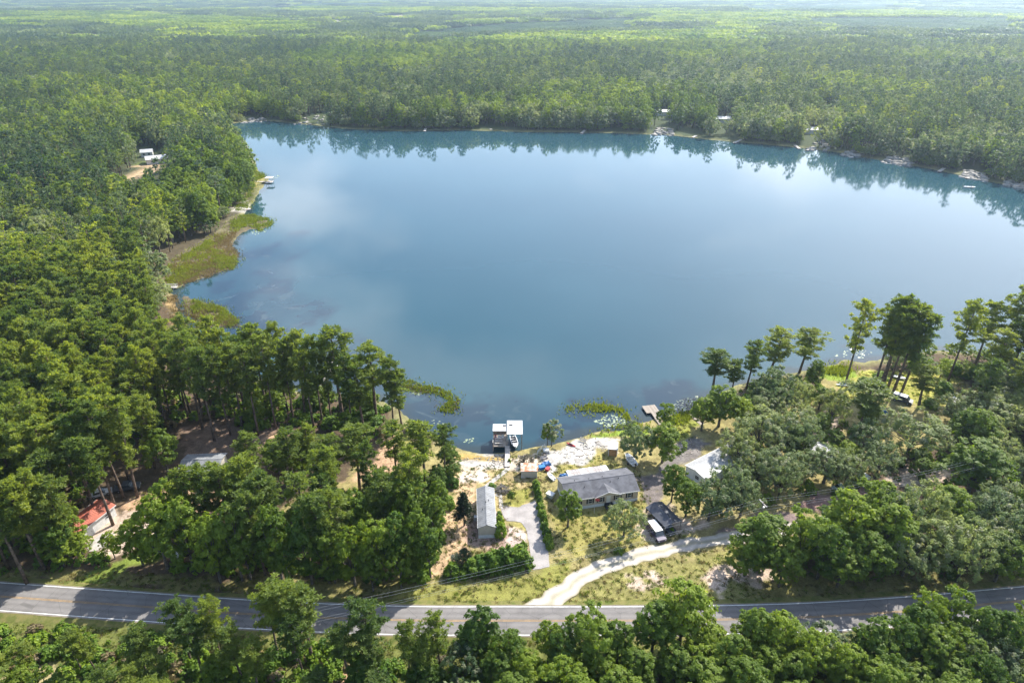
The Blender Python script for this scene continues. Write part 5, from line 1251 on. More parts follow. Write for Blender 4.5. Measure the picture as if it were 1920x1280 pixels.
def pads():
    rs = np.random.RandomState(4); V, F = [], []
    for px, nn in (([(1112, 790), (1140, 778), (1172, 780), (1176, 796), (1140, 800)], 190), ([(1258, 770), (1270, 748), (1312, 742), (1300, 760), (1280, 772)], 170), ([(866, 830), (876, 822), (888, 822), (886, 830)], 24), ([(768, 738), (780, 730), (795, 733), (788, 741)], 30), ([(795, 795), (815, 785), (835, 790), (840, 805), (810, 805)], 30), ([(1560, 668), (1600, 652), (1640, 656), (1620, 672)], 130), ([(505, 334), (520, 328), (528, 332), (510, 337)], 60), ([(470, 436), (490, 430), (500, 436), (480, 441)], 60)):
        P = G(px); (x0, y0), (x1, y1) = P.min(0), P.max(0); k = 0
        while k < nn:
            x, y = rs.uniform(x0, x1), rs.uniform(y0, y1)
            k += 1
            if not inside(P, np.array([x]), np.array([y]))[0] or rs.rand() < 0.2: continue
            r = rs.uniform(0.14, 0.34) * (1.6 if y > 220 else 1); b = len(V); a0 = rs.uniform(0, 6.28); zt = rs.uniform(0.012, 0.03); tx, ty = rs.normal(0, 0.08, 2)
            V.extend([(x + r * math.cos(a0 + q * 1.0), y + r * math.sin(a0 + q * 1.0), WZ + zt + r * (tx * math.cos(a0 + q) + ty * math.sin(a0 + q))) for q in range(6)]); F.append(list(range(b, b + 6)))
    tag(link('lily_pads', mesh_np('lily_pads', V, F, mat('lily_pad', (0.30, 0.36, 0.20), 0.22, 0.2, 0.4, 0.8))), 'pale shining lily pads floating near the shore', 'lily pads', kind='stuff')
pads()

# ------------------------------------------------------------------ buildings
def window(parent, face, u, z, w, h, off, shutters=False):
    """a window in a wall: face is '-y', '+y', '-x' or '+x', u along the wall, off the wall's distance from the centre"""
    rz = {'-y': 0, '+x': math.pi / 2, '+y': math.pi, '-x': -math.pi / 2}[face]
    loc = {'-y': (u, -off, z), '+y': (-u, off, z), '+x': (off, u, z), '-x': (-off, -u, z)}[face]
    f = 0.07
    b = MB().box(-w / 2, w / 2, -0.05, 0, h - f, h).box(-w / 2, w / 2, -0.05, 0, 0, f).box(-w / 2, -w / 2 + f, -0.05, 0, f, h - f).box(w / 2 - f, w / 2, -0.05, 0, f, h - f).box(-w / 2 + f, w / 2 - f, -0.04, 0, h / 2 - 0.03, h / 2 + 0.03)
    o = b.build('window', M['white'], parent, loc, rz)
    MB().box(-w / 2 + f, w / 2 - f, -0.02, -0.005, f, h - f).build('pane', M['glass'], o)
    if shutters:
        for s in (-1, 1):
            MB().box(s * (w / 2 + 0.20) - 0.17, s * (w / 2 + 0.20) + 0.17, -0.04, 0, 0, h).build('shutter', M['dark'], o)
    return o

def door(parent, face, u, z, off, w=0.95, h=2.05, m='white'):
    rz = {'-y': 0, '+x': math.pi / 2, '+y': math.pi, '-x': -math.pi / 2}[face]
    loc = {'-y': (u, -off, z), '+y': (-u, off, z), '+x': (off, u, z), '-x': (-off, -u, z)}[face]
    o = MB().box(-w / 2, w / 2, -0.05, 0, 0, h).build('door', M[m], parent, loc, rz)
    MB().box(w / 2 - 0.16, w / 2 - 0.10, -0.11, -0.05, h * 0.45, h * 0.52).build('handle', M['steel'], o)
    return o

def gable(name, label, cat, x, y, rz, L, W, eave, ridge, wall_m, roof_m, ov=0.3, skirt=0.0, group=None, vents=(), ribs=0, z=None):
    """a house with its ridge along its own x axis"""
    t = thing(name, label, cat, (x, y, gz(x, y) if z is None else z), rz, group)
    s0 = skirt
    MB().prism([(-W / 2, s0 - (0.3 if not skirt else 0)), (W / 2, s0 - (0.3 if not skirt else 0)), (W / 2, eave), (0, ridge), (-W / 2, eave)], -L / 2, L / 2).build('wall', M[wall_m], t)
    if skirt: MB().box(-L / 2 - 0.03, L / 2 + 0.03, -W / 2 - 0.03, W / 2 + 0.03, -0.3, skirt).build('skirting', M['skirt'], t)
    k = (ridge - eave) / (W / 2); th = 0.10
    for s in (-1, 1):
        y1 = s * (W / 2 + ov); z1 = eave - k * ov
        pr = [(0, ridge + 0.02), (y1, z1 + 0.02), (y1, z1 + 0.02 + th), (0, ridge + 0.02 + th)]
        sl = MB().prism(pr if s < 0 else pr[::-1], -L / 2 - ov, L / 2 + ov).build('roof_slope', M[roof_m], t)
        if ribs:
            rb = MB().prism([(0, th), (y1, z1 - ridge + th), (y1, z1 - ridge + th + 0.022), (0, th + 0.022)][::(1 if s < 0 else -1)], -0.03, 0.03).mesh('roof_rib', M[roof_m])
            for i in range(ribs):
                link('roof_rib', rb, sl, (-L / 2 + L * (i + 0.5) / ribs, 0, ridge + 0.022))
        MB().box(-L / 2 - ov, L / 2 + ov, y1 - 0.03, y1 + 0.03, z1 - 0.10, z1 + 0.125).build('gutter', M['white'], t)
    MB().box(-L / 2 - ov, L / 2 + ov, -0.11, 0.11, ridge + 0.06, ridge + 0.155).build('ridge_cap', M[roof_m], t)
    for u, v in vents:
        zz = ridge - abs(v) * k + 0.1
        MB().tube([(u, v, zz - 0.1), (u, v, zz + 0.35)], [0.07, 0.07], 8).build('vent_pipe', M['dark'], t)
    return t

# the mobile home in the middle
mh = gable('mobile_home', 'narrow beige mobile home with a grey metal gable roof, end towards the road', 'mobile home', -5.45, 111.5, math.atan2(12, -0.75), 12.0, 3.5, 2.85, 3.55, 'beige', 'metal_grey', 0.16, 0.85, vents=[(-1.2, 0.75), (1.4, -0.6), (0.6, 0.02)], ribs=22)
window(mh, '-y', -3.5, 1.6, 0.9, 1.0, 1.75); window(mh, '-y', 3.6, 1.6, 0.9, 1.0, 1.75); door(mh, '-y', 0.6, 0.9, 1.75); window(mh, '+y', 2.5, 1.6, 0.9, 1.0, 1.75); window(mh, '+y', -2.5, 1.6, 0.9, 1.0, 1.75)
for i in range(3): MB().box(-0.7, 0.7, -0.3, 0, 0, 0.26 * (i + 1)).build('step', M['wood'], mh, (0.6, -1.80 - 0.30 * (2 - i), 0))
MB().box(-0.4, 0.4, -0.35, 0.35, 0, 0.9).build('air_conditioner', M['silver'], mh, (-0.4, 2.25, 0))

# the shingled house on the right
hs = gable('shingled_house', 'wide tan house with a dark grey shingle roof and front gable', 'house', 18.85, 119.0, math.radians(12.5), 16.0, 7.6, 2.95, 4.35, 'tan', 'shingle', 0.28, 0.75, vents=[(-5.2, 0.6), (-1.9, 0.6), (-3.6, -1.5), (1.2, 0.7), (2.4, -1.2), (4.5, -0.6)])
g = thing('gable', None, None); g.parent = hs; g.location = (0.9, 0, 0)
gw, gz0, gz1 = 2.7, 2.95, 3.95
MB().prism([(-gw, gz0 - 0.02), (gw, gz0 - 0.02), (0, gz1)], -4.15, -3.0, 'y').build('gable_wall', M['tan'], g)
for s in (-1, 1):
    pr = [(0, gz1 + 0.03), (s * (gw + 0.3), gz0 - 0.05), (s * (gw + 0.3), gz0 + 0.05), (0, gz1 + 0.13)]
    MB().prism(pr if s > 0 else pr[::-1], -4.4, -1.0, 'y').build('roof_slope', M['shingle'], g)
    pr2 = [(0, gz1 + 0.00), (s * (gw + 0.32), gz0 - 0.10), (s * (gw + 0.32), gz0 + 0.07), (0, gz1 + 0.17)]
    MB().prism(pr2 if s > 0 else pr2[::-1], -4.46, -4.40, 'y').build('barge_board', M['white'], g)
for u, w in ((-2.9, 0.95), (-0.55, 0.95), (3.35, 1.1), (-5.6, 0.95), (6.0, 0.9)): window(hs, '-y', u, 1.25, w, 1.25, 3.8, True)
door(hs, '-y', 1.25, 0.8, 3.8)
for i in range(4): MB().box(-0.9, 0.9, -0.3, 0, 0, 0.2 * (i + 1)).build('step', M['dark'], hs, (1.25, -3.86 - 0.3 * (3 - i), 0))
for s in (-1, 1): MB().tube([(1.25 + s * 0.9, -5.0, 0), (1.25 + s * 0.9, -5.0, 0.95), (1.25 + s * 0.9, -3.9, 1.7)], [0.03] * 3, 5).build('stair_rail', M['dark'], hs)
for u in (-1.5, 2.0): window(hs, '+x', u, 1.3, 0.9, 1.1, 8.0)
pm = [M['metal_white'], mat('dull_panel', (0.33, 0.31, 0.30), 0.6, 0.25, 1.2, col2=(0.20, 0.16, 0.14))]
pan = [MB().box(-0.36, 0.36, 0, 2.7, -0.02, 0.02).box(-0.36, -0.30, 0, 2.7, 0.02, 0.05).mesh('roof_panel', m_) for m_ in pm]
for i in range(13):
    o = link('roof_panel', pan[(i * 5 % 7) % 2 if i not in (1, 6) else 1], hs, (-4.9 + i * 0.74, 4.12, 2.62)); o.rotation_euler = (math.radians(-6), 0, 0)
for u in (-5.1, -1.9, 1.2, 4.2): MB().box(-0.05, 0.05, -0.05, 0.05, -0.3, 2.33).build('porch_post', M['white'], hs, (u, 6.65, 0))
MB().box(-5.3, 4.4, 4.1, 6.8, -0.2, 0.08).build('porch_floor', M['concrete'], hs)

# shed with the rusted roof, orange shed, hut, tall shed
def shed(name, label, x, y, rz, L, W, h0, h1, wall_m, roof_m, cat='shed', ov=0.2, dr='-y'):
    """a lean-to: the roof climbs from h0 in front to h1 behind"""
    t = thing(name, label, cat, (x, y, gz(x, y)), rz)
    MB().prism([(-W / 2, -0.3), (W / 2, -0.3), (W / 2, h1), (-W / 2, h0)], -L / 2, L / 2).build('wall', M[wall_m], t)
    k = (h1 - h0) / W
    MB().prism([(-W / 2 - ov, h0 - k * ov + 0.01), (W / 2 + ov, h1 + k * ov + 0.01), (W / 2 + ov, h1 + k * ov + 0.10), (-W / 2 - ov, h0 - k * ov + 0.10)], -L / 2 - ov, L / 2 + ov).build('roof', M[roof_m], t)
    door(t, dr, 0.2, 0.0, (W if 'y' in dr else L) / 2, 0.9, 1.85, wall_m)
    for sx in (-1, 1):
        for sy in (-1, 1): MB().box(-0.06, 0.06, -0.06, 0.06, 0, (h0 if sy < 0 else h1) - 0.06).build('corner_board', M['white'], t, (sx * (L / 2), sy * (W / 2), 0))
    return t
shed('storage_shed', 'small grey shed with a rust-streaked white roof behind the driveway', 3.95, 126.3, math.radians(1), 3.5, 2.3, 2.05, 2.3, 'beige', 'rust_roof')
shed('wooden_shed', 'little orange wooden shed with a white roof on the sandy shore lawn', 24.4, 134.7, math.radians(-8), 2.0, 2.6, 2.05, 2.25, 'wood_orange', 'metal_white')
shed('garden_hut', 'small brown hut with a bright white top by the red dirt patch', 79.5, 122.4, math.radians(25), 1.9, 1.6, 2.0, 2.1, 'wood', 'metal_white')
x, y = gp(1783, 768); shed('tall_shed', 'tall narrow grey shed among oaks near the leaning pines', x, y, math.radians(20), 1.9, 1.9, 3.1, 3.3, 'metal_grey', 'metal_white')

# red-roofed building
A, Bp = np.array(gp(157, 1005, 2.6)), np.array(gp(195, 975, 2.6)); u_ = (Bp - A) / np.linalg.norm(Bp - A); n_ = np.array([-u_[1], u_[0]])
c_ = A + u_ * 5.2 + n_ * 2.6 + (-1.9, -1.2)
rr = gable('red_roofed_building', 'long white building with a red metal roof beside the left roadside', 'building', c_[0], c_[1], math.atan2(u_[1], u_[0]), 11.0, 4.6, 2.7, 3.5, 'white', 'red_roof', 0.3, ribs=24)
window(rr, '-y', 3.5, 1.0, 1.0, 1.1, 2.3); door(rr, '-y', -1.0, 0, 2.3); window(rr, '-x', 0.0, 1.1, 1.0, 1.0, 5.5)
sheet('concrete_apron', [(160, 1022), (190, 1000), (215, 1000), (210, 1015), (185, 1032), (168, 1034)], 0.09, M['concrete'], 0.2, 9)

# long white-roofed house at right, and the hidden house at left
A, Bp = np.array(gp(1305, 881, 3.2)), np.array(gp(1348, 859, 3.2)); u_ = (Bp - A) / np.linalg.norm(Bp - A)
c_ = A + u_ * 7.2
wh = gable('white_roofed_house', 'long low house with a bright white metal roof half under oaks', 'house', c_[0], c_[1], math.atan2(u_[1], u_[0]), 14.4, 5.6, 2.7, 3.2, 'skirt', 'metal_pale', 0.3, ribs=28)
window(wh, '-x', 0.6, 1.0, 1.2, 1.0, 7.2); window(wh, '-y', -5, 1.0, 1.0, 1.0, 2.8); door(wh, '-y', -1.5, 0, 2.8); window(wh, '-y', 2, 1.0, 1.0, 1.0, 2.8)
hh = gable('metal_roofed_house', 'blue-grey metal roofed house mostly hidden among the left trees', 'house', *gp(384, 884), math.radians(4), 8.6, 6.2, 2.6, 3.4, 'beige', 'metal_grey', 0.3, ribs=16)
window(hh, '-y', -2, 1, 1, 1, 3.1); door(hh, '-y', 1, 0, 3.1)
x, y = gp(1550, 862, 0); gable('pale_roofed_house', 'pale grey roof showing between the grey oaks behind the hut', 'house', x, y, math.radians(-28), 9, 5, 2.6, 3.3, 'beige', 'metal_pale', 0.3)

# dark carport
cp = thing('carport', 'open carport with a dark leaf-strewn roof beside the white lane', 'carport', (31.6, 109.8, gz(31.6, 109.8)), math.radians(-64))
for s in (-1, 1):
    pr = [(0, 3.0), (s * 2.15, 2.35), (s * 2.15, 2.42), (0, 3.07)]
    MB().prism(pr if s > 0 else pr[::-1], -3.4, 3.4).build('roof_slope', M['dark_roof'], cp)
for u in (-3.2, 0, 3.2):
    for s in (-1, 1): MB().box(-0.06, 0.06, -0.06, 0.06, -0.3, 2.36).build('post', M['wood'], cp, (u, s * 2.0, 0))
MB().prism([(-2.05, 1.3), (2.05, 1.3), (2.05, 2.34), (0, 2.97), (-2.05, 2.34)], -3.36, -3.28).build('gable_panel', M['wood'], cp)
MB().box(-3.3, 3.3, -0.05, 0.05, 2.86, 2.98).build('ridge_beam', M['wood'], cp)

# ------------------------------------------------------------------ docks and the boathouse
def dock(name, label, p0, p1, w, z, cat='dock', rails=0.0, plank=0.30, m='wood', deck=None, roof=None, rail_m='white', posts=2.6):
    """a plank walk from p0 to p1; deck: (length, width) of a platform at the far end; roof: its height"""
    p0, p1 = np.array(p0), np.array(p1); d = p1 - p0; L = float(np.linalg.norm(d))
    t = thing(name, label, cat, (p0[0], p0[1], z), math.atan2(d[1], d[0]))
    pm_ = MB().box(0.01, plank - 0.015, -w / 2, w / 2, -0.045, 0).mesh('plank', M[m])
    for i in range(int(L / plank)): link('plank', pm_, t, (i * plank, 0, 0.003 * ((i * 7) % 5)))
    for s in (-1, 1):
        MB().box(0, L, -0.06, 0.06, -0.22, -0.05).build('stringer', M['wood'], t, (0, s * (w / 2 - 0.15), 0))
        pp = MB().tube([(0, 0, -2.6), (0, 0, rails if rails else -0.05)], [0.07, 0.07], 6).mesh('post', M[rail_m] if rails else M['wood'])
        for u in np.arange(0.3, L, posts): link('post', pp, t, (float(u), s * (w / 2 + 0.08), 0))
        if rails:
            for zz in (rails, rails * 0.55): MB().box(0, L, -0.045, 0.045, zz - 0.05, zz + 0.03).build('rail', M[rail_m], t, (0, s * (w / 2 + 0.08), 0))
    if deck:
        dl, dw = deck
        pd = MB().box(0.01, plank - 0.015, -dw / 2, dw / 2, -0.045, 0.012).mesh('deck_plank', M[m])
        for i in range(int(dl / plank)): link('deck_plank', pd, t, (L + i * plank, 0, 0.003 * ((i * 3) % 4)))
        top = roof or -0.05
        pp = MB().tube([(0, 0, -2.6), (0, 0, top)], [0.08, 0.08], 6).mesh('deck_post', M['wood'])
        for u in (0.2, dl - 0.2):
            for s in (-1, 1): link('deck_post', pp, t, (L + u, s * (dw / 2 - 0.12), 0))
        if roof:
            MB().box(L - 0.3, L + dl + 0.3, -dw / 2 - 0.3, dw / 2 + 0.3, roof, roof + 0.12).build('roof', M['metal_white'], t)
    return t
dock('boardwalk', 'pale plank boardwalk leading to the white-roofed boathouse', (-1.2, 129.3), (-1.05, 136.4), 1.15, -0.28, 'boardwalk', m='wood_pale')
dock('railed_dock', 'long white-railed dock seen between the left shore pines', (-54.8, 156.5), (-53.0, 176.5), 1.5, -0.35, rails=1.0, m='wood_pale', deck=(5.0, 5.5))
dock('old_pier', 'weathered wooden pier with a wide ragged platform beside the reeds', (38.7, 147.2), (37.6, 152.8), 1.2, -0.62, deck=(3.6, 3.7), m='wood')
dock('shore_dock', 'short grey dock in shade at the foot of the big dense tree', (49.3, 147.0), (47.4, 152.4), 1.3, -0.55, m='wood')
dock('roofed_pier', 'pier with a white-roofed end on the marshy left shore', (-153, 395.3), (-142.5, 395.0), 1.6, -0.55, rails=0.0, m='wood_pale', deck=(3.6, 3.6), roof=2.4)
dock('plank_dock', 'small pale plank dock in the brown marsh at left', (-133.0, 238.6), (-126.4, 238.4), 1.8, -0.55, m='wood_pale', rails=0.8)
dock('beach_dock', 'small plank landing beside the little sand beach on the left shore', gp(452, 390), gp(470, 389), 2.2, -0.7, m='wood_pale')

bh = thing('boathouse', 'boathouse on posts with two flat white roofs at the water edge', 'boathouse', (-1.3, 139.5, WZ), 0)
Z = -WZ
MB().box(-3.45, -0.06, -0.5, 2.5, Z + 2.95, Z + 3.08).build('roof', M['metal_white'], bh)
MB().box(0.06, 3.9, -2.4, 3.5, Z + 3.32, Z + 3.46).build('roof', M['metal_white'], bh)
MB().box(-1.0, -0.2, 1.5, 2.0, Z + 3.082, Z + 3.16).build('roof_hatch', M['dark'], bh); MB().box(0.6, 1.45, 1.2, 1.7, Z + 3.462, Z + 3.54).build('roof_hatch', M['dark'], bh)
for x_, y_, tz in ((-3.3, -3.0, 1.4), (-0.1, -3.0, 1.4), (-3.3, -0.3, 2.94), (-0.12, -0.3, 2.94), (-3.3, 2.3, 2.94), (-0.12, 2.3, 2.94), (0.25, -2.2, 3.31), (3.7, -2.2, 3.31), (0.25, 0.6, 3.31), (3.7, 0.6, 3.31), (0.25, 3.3, 3.31), (3.7, 3.3, 3.31)):
    MB().box(-0.08, 0.08, -0.08, 0.08, -2.2, Z + tz).build('post', M['wood'], bh, (x_, y_, 0))
for i in range(19): MB().box(-3.4, 0.0, 0, 0.27, Z + 0.32, Z + 0.38).build('deck_plank', M['wood'], bh, (0, -3.1 + i * 0.295, 0))
for y_ in (-3.0, 2.4): MB().box(-3.4, 0, -0.05, 0.05, Z + 0.10, Z + 0.31).build('deck_beam', M['wood'], bh, (0, y_, 0))
for i, q in enumerate((0.75, 1.10, 1.45)): MB().box(-2.9, -1.0, -0.16, 0.16, Z + q, Z + q + 0.05).build('bench_step', M['wood_pale'], bh, (0, -2.3 + i * 0.5, 0))
MB().box(-3.36, -0.1, -0.04, 0.04, Z + 1.3, Z + 1.38).build('rail', M['white'], bh, (0, -0.36, 0)); MB().box(-0.04, 0.04, -3.0, 2.3, Z + 1.3, Z + 1.38).build('rail', M['white'], bh, (-3.36, 0, 0))
MB().box(-3.3, -0.2, -0.03, 0.03, Z + 0.4, Z + 1.25).build('rail_panel', M['wood'], bh, (0, 2.34, 0))
for i in range(8): MB().box(-0.45, 0.65, 0, 0.30, Z + 0.02 + 0.04 * i, Z + 0.08 + 0.04 * i).build('ramp_plank', M['wood_pale'], bh, (0.02, -5.5 + i * 0.31, -0.9 + 0.09 * i + 0.3))
for i, (x_, y_, m_) in enumerate(((-2.8, 0.6, 'red'), (-1.9, 0.4, 'white'), (-1.0, 0.7, 'white'))):
    c = thing('deck_chair', ['red deck chair on the boathouse deck', 'white deck chair on the boathouse deck next to the red one', 'white deck chair on the boathouse deck nearest the boat'][i], 'chair', (-1.3 + x_, 139.5 + y_ - 0.6, 0.385))
    MB().box(-0.28, 0.28, -0.28, 0.28, 0.38, 0.43).build('seat', M[m_], c); MB().box(-0.28, 0.28, 0.24, 0.29, 0.43, 1.0).build('backrest', M[m_], c)
    for sx in (-1, 1):
        for sy in (-1, 1): MB().box(-0.03, 0.03, -0.03, 0.03, 0, 0.38).build('leg', M[m_], c, (sx * 0.24, sy * 0.24, 0))

# ------------------------------------------------------------------ boats
def boat(name, label, x, y, z, rz, L, W, hull_m='gelcoat', seats=3, motor=True, screen=True, trailer=False, stripe=None, cat='boat', group=None):
    t = thing(name, label, cat, (x, y, z), rz, group)
    rings, inn = [], []
    for s, w, k in ((-0.5, 0.80, 0.0), (-0.2, 1.0, 0.0), (0.12, 1.0, 0.02), (0.32, 0.72, 0.08), (0.44, 0.36, 0.16), (0.5, 0.05, 0.24)):
        hw = W / 2 * w; X_ = s * L
        rings.append([(X_, -hw, 0.62 + k), (X_, -hw * 0.86, 0.25 + k), (X_, 0, 0.02 + k), (X_, hw * 0.86, 0.25 + k), (X_, hw, 0.62 + k), (X_, hw * 0.84, 0.63 + k), (X_, hw * 0.74, 0.33 + k), (X_, -hw * 0.74, 0.33 + k), (X_, -hw * 0.84, 0.63 + k)])
    MB().loft(rings).build('hull', M[hull_m], t)
    MB().box(0.16 * L, 0.40 * L, -W * 0.26, W * 0.26, 0.60, 0.70).build('foredeck', M[hull_m], t)
    for i in range(seats): MB().box(-0.16, 0.16, -W * 0.36, W * 0.36, 0.40, 0.60).build('seat', M[stripe or 'white'], t, ((-0.36 + i * 0.19) * L, 0, 0))
    if screen:
        o = MB().prism([(0.10 * L, 0.66), (0.13 * L, 0.66), (0.06 * L, 1.05), (0.04 * L, 1.05)], -W * 0.33, W * 0.33, 'y').build('windscreen', M['glass'], t)
        MB().box(-0.02 * L, 0.05 * L, -W * 0.30, -W * 0.08, 0.38, 0.85).build('console', M[hull_m], t)
    if motor:
        MB().box(-0.5 * L - 0.42, -0.5 * L + 0.02, -0.17, 0.17, 0.55, 0.95).box(-0.5 * L - 0.26, -0.5 * L - 0.14, -0.07, 0.07, -0.15, 0.54).build('outboard_motor', M['dark'], t)
    if trailer:
        MB().box(-0.45 * L, 0.72 * L, -0.05, 0.05, -0.06, 0.04).box(-0.3 * L, 0.2 * L, -W * 0.42, -W * 0.36, -0.06, 0.04).box(-0.3 * L, 0.2 * L, W * 0.36, W * 0.42, -0.06, 0.04).box(-0.16 * L, -0.13 * L, -W * 0.5, W * 0.5, -0.10, 0.0).build('trailer_frame', M['steel'], t)
        for s in (-1, 1): MB().disc((-0.145 * L, s * (W / 2 + 0.12), -0.12), 0.30, (0, 1, 0), 0.18).build('wheel', M['rubber'], t)
    return t
boat('motorboat', 'white motorboat on a trailer under the dark tree by the shingled house', 28.1, 130.7, gz(28.1, 130.7) + 0.45, math.radians(108), 4.6, 1.9, trailer=True)
boat('covered_skiff', 'white and black striped boat hung under the larger boathouse roof', 0.55, 139.2, WZ + 0.45, math.radians(-80), 5.2, 1.75, seats=4, stripe='dark', screen=False)
x, y = gp(1033, 894); boat('rowboat', 'small pale rowboat lying left of the shingled house', x, y, gz(x, y), math.radians(120), 2.8, 1.1, seats=2, motor=False, screen=False)
x, y = gp(1687, 708); boat('skiff', 'small white skiff pulled up under the leaning shoreline pines', x, y, gz(x, y), math.radians(-35), 3.4, 1.2, seats=2, motor=False, screen=False)
x, y = gp(912, 239, WZ); boat('moored_boat', 'tiny white boat moored at the far shore, centre', x, y, WZ, math.radians(10), 7.0, 2.6)
x, y = gp(1818, 352, WZ); boat('moored_boat', 'small white boat afloat off the right far shore', x, y, WZ, math.radians(-15), 6.0, 2.2)

def kayak(name, label, px, py, rz, L, m, m2=None):
    x, y = gp(px, py); t = thing(name, label, 'kayak', (x, y, gz(x, y)), rz)
    R_ = [[(s * L, math.cos(a) * w * 0.42, 0.22 + k + math.sin(a) * (0.2 * w + 0.02)) for a in np.linspace(0, 2 * math.pi, 10, endpoint=False)] for s, w, k in ((-0.5, 0.04, 0.12), (-0.4, 0.5, 0.03), (-0.2, 0.9, 0), (0, 1, 0), (0.2, 0.9, 0), (0.4, 0.5, 0.03), (0.5, 0.04, 0.12))]
    MB().loft(R_).build('hull', M[m], t, smooth=True)
    MB().tube([(-0.5, 0, 0.36), (0.5, 0, 0.36)], [0.20, 0.20], 10).build('cockpit_rim', M[m2 or 'dark'], t)
    return t
kayak('kayak', 'red kayak lying on the white sand shore', 1071, 829, math.radians(-38), 2.9, 'red')
kayak('kayak', 'blue kayak on the grass left of the leaning pines', 1585, 719, math.radians(-12), 4.0, 'blue')
kayak('kayak', 'white kayak beside the blue one on the grass', 1579, 721, math.radians(-10), 3.6, 'gelcoat')

# ------------------------------------------------------------------ vehicles
def car(name, label, px, py, rz, kind, paint, roof_paint=None, cat='car'):
    x, y = gp(px, py)
    t = thing(name, label, cat, (x, y, gz(x, y)), rz)
    L, W, prof, glass = {
        'sedan': (4.6, 1.78, [(-2.3, 0.35), (2.3, 0.35), (2.3, 0.68), (1.0, 0.86), (0.95, 0.90), (-1.5, 0.92), (-2.3, 0.85)], [(-1.45, 0.90), (0.95, 0.88), (0.25, 1.40), (-0.95, 1.42)]),
        'van': (5.0, 1.95, [(-2.5, 0.40), (2.5, 0.40), (2.5, 0.95), (1.75, 1.10), (1.72, 1.14), (-2.5, 1.14)], [(-2.48, 1.13), (1.70, 1.12), (1.05, 1.92), (-2.40, 1.98)]),
        'pickup': (5.3, 1.95, [(-2.65, 0.45), (2.65, 0.45), (2.65, 0.98), (1.2, 1.08), (1.15, 1.12), (-0.9, 1.12), (-0.92, 0.75), (-2.58, 0.75), (-2.58, 1.08), (-2.65, 1.08)], [(-0.88, 1.11), (1.12, 1.10), (0.5, 1.72), (-0.75, 1.74)])}[kind]
    MB().prism(prof, -W / 2, W / 2, 'y').build('body', M[paint], t)
    MB().prism(glass, -W / 2 * 0.90, W / 2 * 0.90, 'y').build('windows', M['glass'], t)
    zt = max(p[1] for p in glass); xs_ = [p[0] for p in glass if p[1] > zt - 0.1]
    MB().box(min(xs_) + 0.02, max(xs_) - 0.02, -W * 0.44, W * 0.44, zt - 0.03, zt + 0.04).build('roof', M[roof_paint or paint], t)
    for s in (-1, 1):
        for u in (-L * 0.31, L * 0.31):
            w_ = MB().disc((u, s * (W / 2 - 0.08), 0.33), 0.33, (0, 1, 0), 0.22).build('wheel', M['rubber'], t)
            MB().disc((u, s * (W / 2 + 0.035), 0.33), 0.18, (0, 1, 0), 0.03).build('rim', M['steel'], w_)
        MB().box(L / 2 - 0.02, L / 2 + 0.025, s * W * 0.36 - 0.16, s * W * 0.36 + 0.16, 0.56, 0.70).build('headlight', M['gelcoat'], t)
        MB().box(-L / 2 - 0.025, -L / 2 + 0.02, s * W * 0.38 - 0.12, s * W * 0.38 + 0.12, 0.62, 0.80).build('tail_light', M['red'], t)
    MB().box(L / 2 - 0.01, L / 2 + 0.05, -W * 0.46, W * 0.46, 0.36, 0.50).build('bumper', M['charcoal'], t); MB().box(-L / 2 - 0.05, -L / 2 + 0.01, -W * 0.46, W * 0.46, 0.36, 0.50).build('bumper', M['charcoal'], t)
    return t
car('parked_van', 'dark purple van with a white roof in front of the carport', 1230, 1003, math.radians(-72), 'van', 'purple', 'white', 'van')
car('parked_pickup', 'dark pickup truck parked under the carport roof', 1247, 990, math.radians(-64), 'pickup', 'charcoal', None, 'truck')
car('parked_van', 'dark grey van on the grass below the leaning pines', 1691, 752, math.radians(-40), 'van', 'charcoal', 'silver', 'van')
car('parked_car', 'pale teal car parked under trees beside the small white-topped hut', 1578, 920, math.radians(12), 'sedan', 'teal')
car('parked_car', 'silver car half hidden behind the red-roofed building', 190, 928, math.radians(30), 'sedan', 'silver')
car('parked_pickup', 'dark pickup among trees to the right behind the red roof', 240, 917, math.radians(15), 'pickup', 'charcoal', None, 'truck')
car('parked_car', 'white car glimpsed under the largest tree at far right', 1890, 945, math.radians(20), 'sedan', 'white')

# ------------------------------------------------------------------ utility poles, wires, flag
def utility_pole(label, x, y, h, rz, arm=True):
    t = thing('utility_pole', label, 'utility pole', (x, y, gz(x, y)), rz)
    MB().tube([(0, 0, -0.5), (0, 0, h)], [0.16, 0.11], 8).build('pole', M['pole'], t)
    if arm:
        a = MB().box(-0.07, 0.07, -1.2, 1.2, h - 0.35, h - 0.22).build('crossarm', M['wood_pale'], t)
        for u in (-1.1, 0.45, 1.1): MB().tube([(0, u, h - 0.22), (0, u, h - 0.02)], [0.07, 0.05], 6).build('insulator', M['insulator'], a)
        MB().tube([(0.26, 0, h - 2.0), (0.26, 0, h - 1.2)], [0.22, 0.22], 10).build('transformer', M['steel'], t)
    return t
P1, P2, P3 = gp(1431, 944, 10), gp(541, 1163, 10), gp(1860, 862, 10)
d12 = math.atan2(P1[1] - P2[1], P1[0] - P2[0])
utility_pole('grey utility pole with a crossarm and transformer beside the white lane', *P1, 10.3, d12)
utility_pole('utility pole rising among the pines in front of the shaded road', *P2, 10.3, d12)
utility_pole('utility pole hidden among the oaks at far right', *P3, 10.3, d12)
utility_pole('thin bare pole at the edge of the dark wood, on the shaded verge', *gp(546, 1108), 9.5, 0, False)
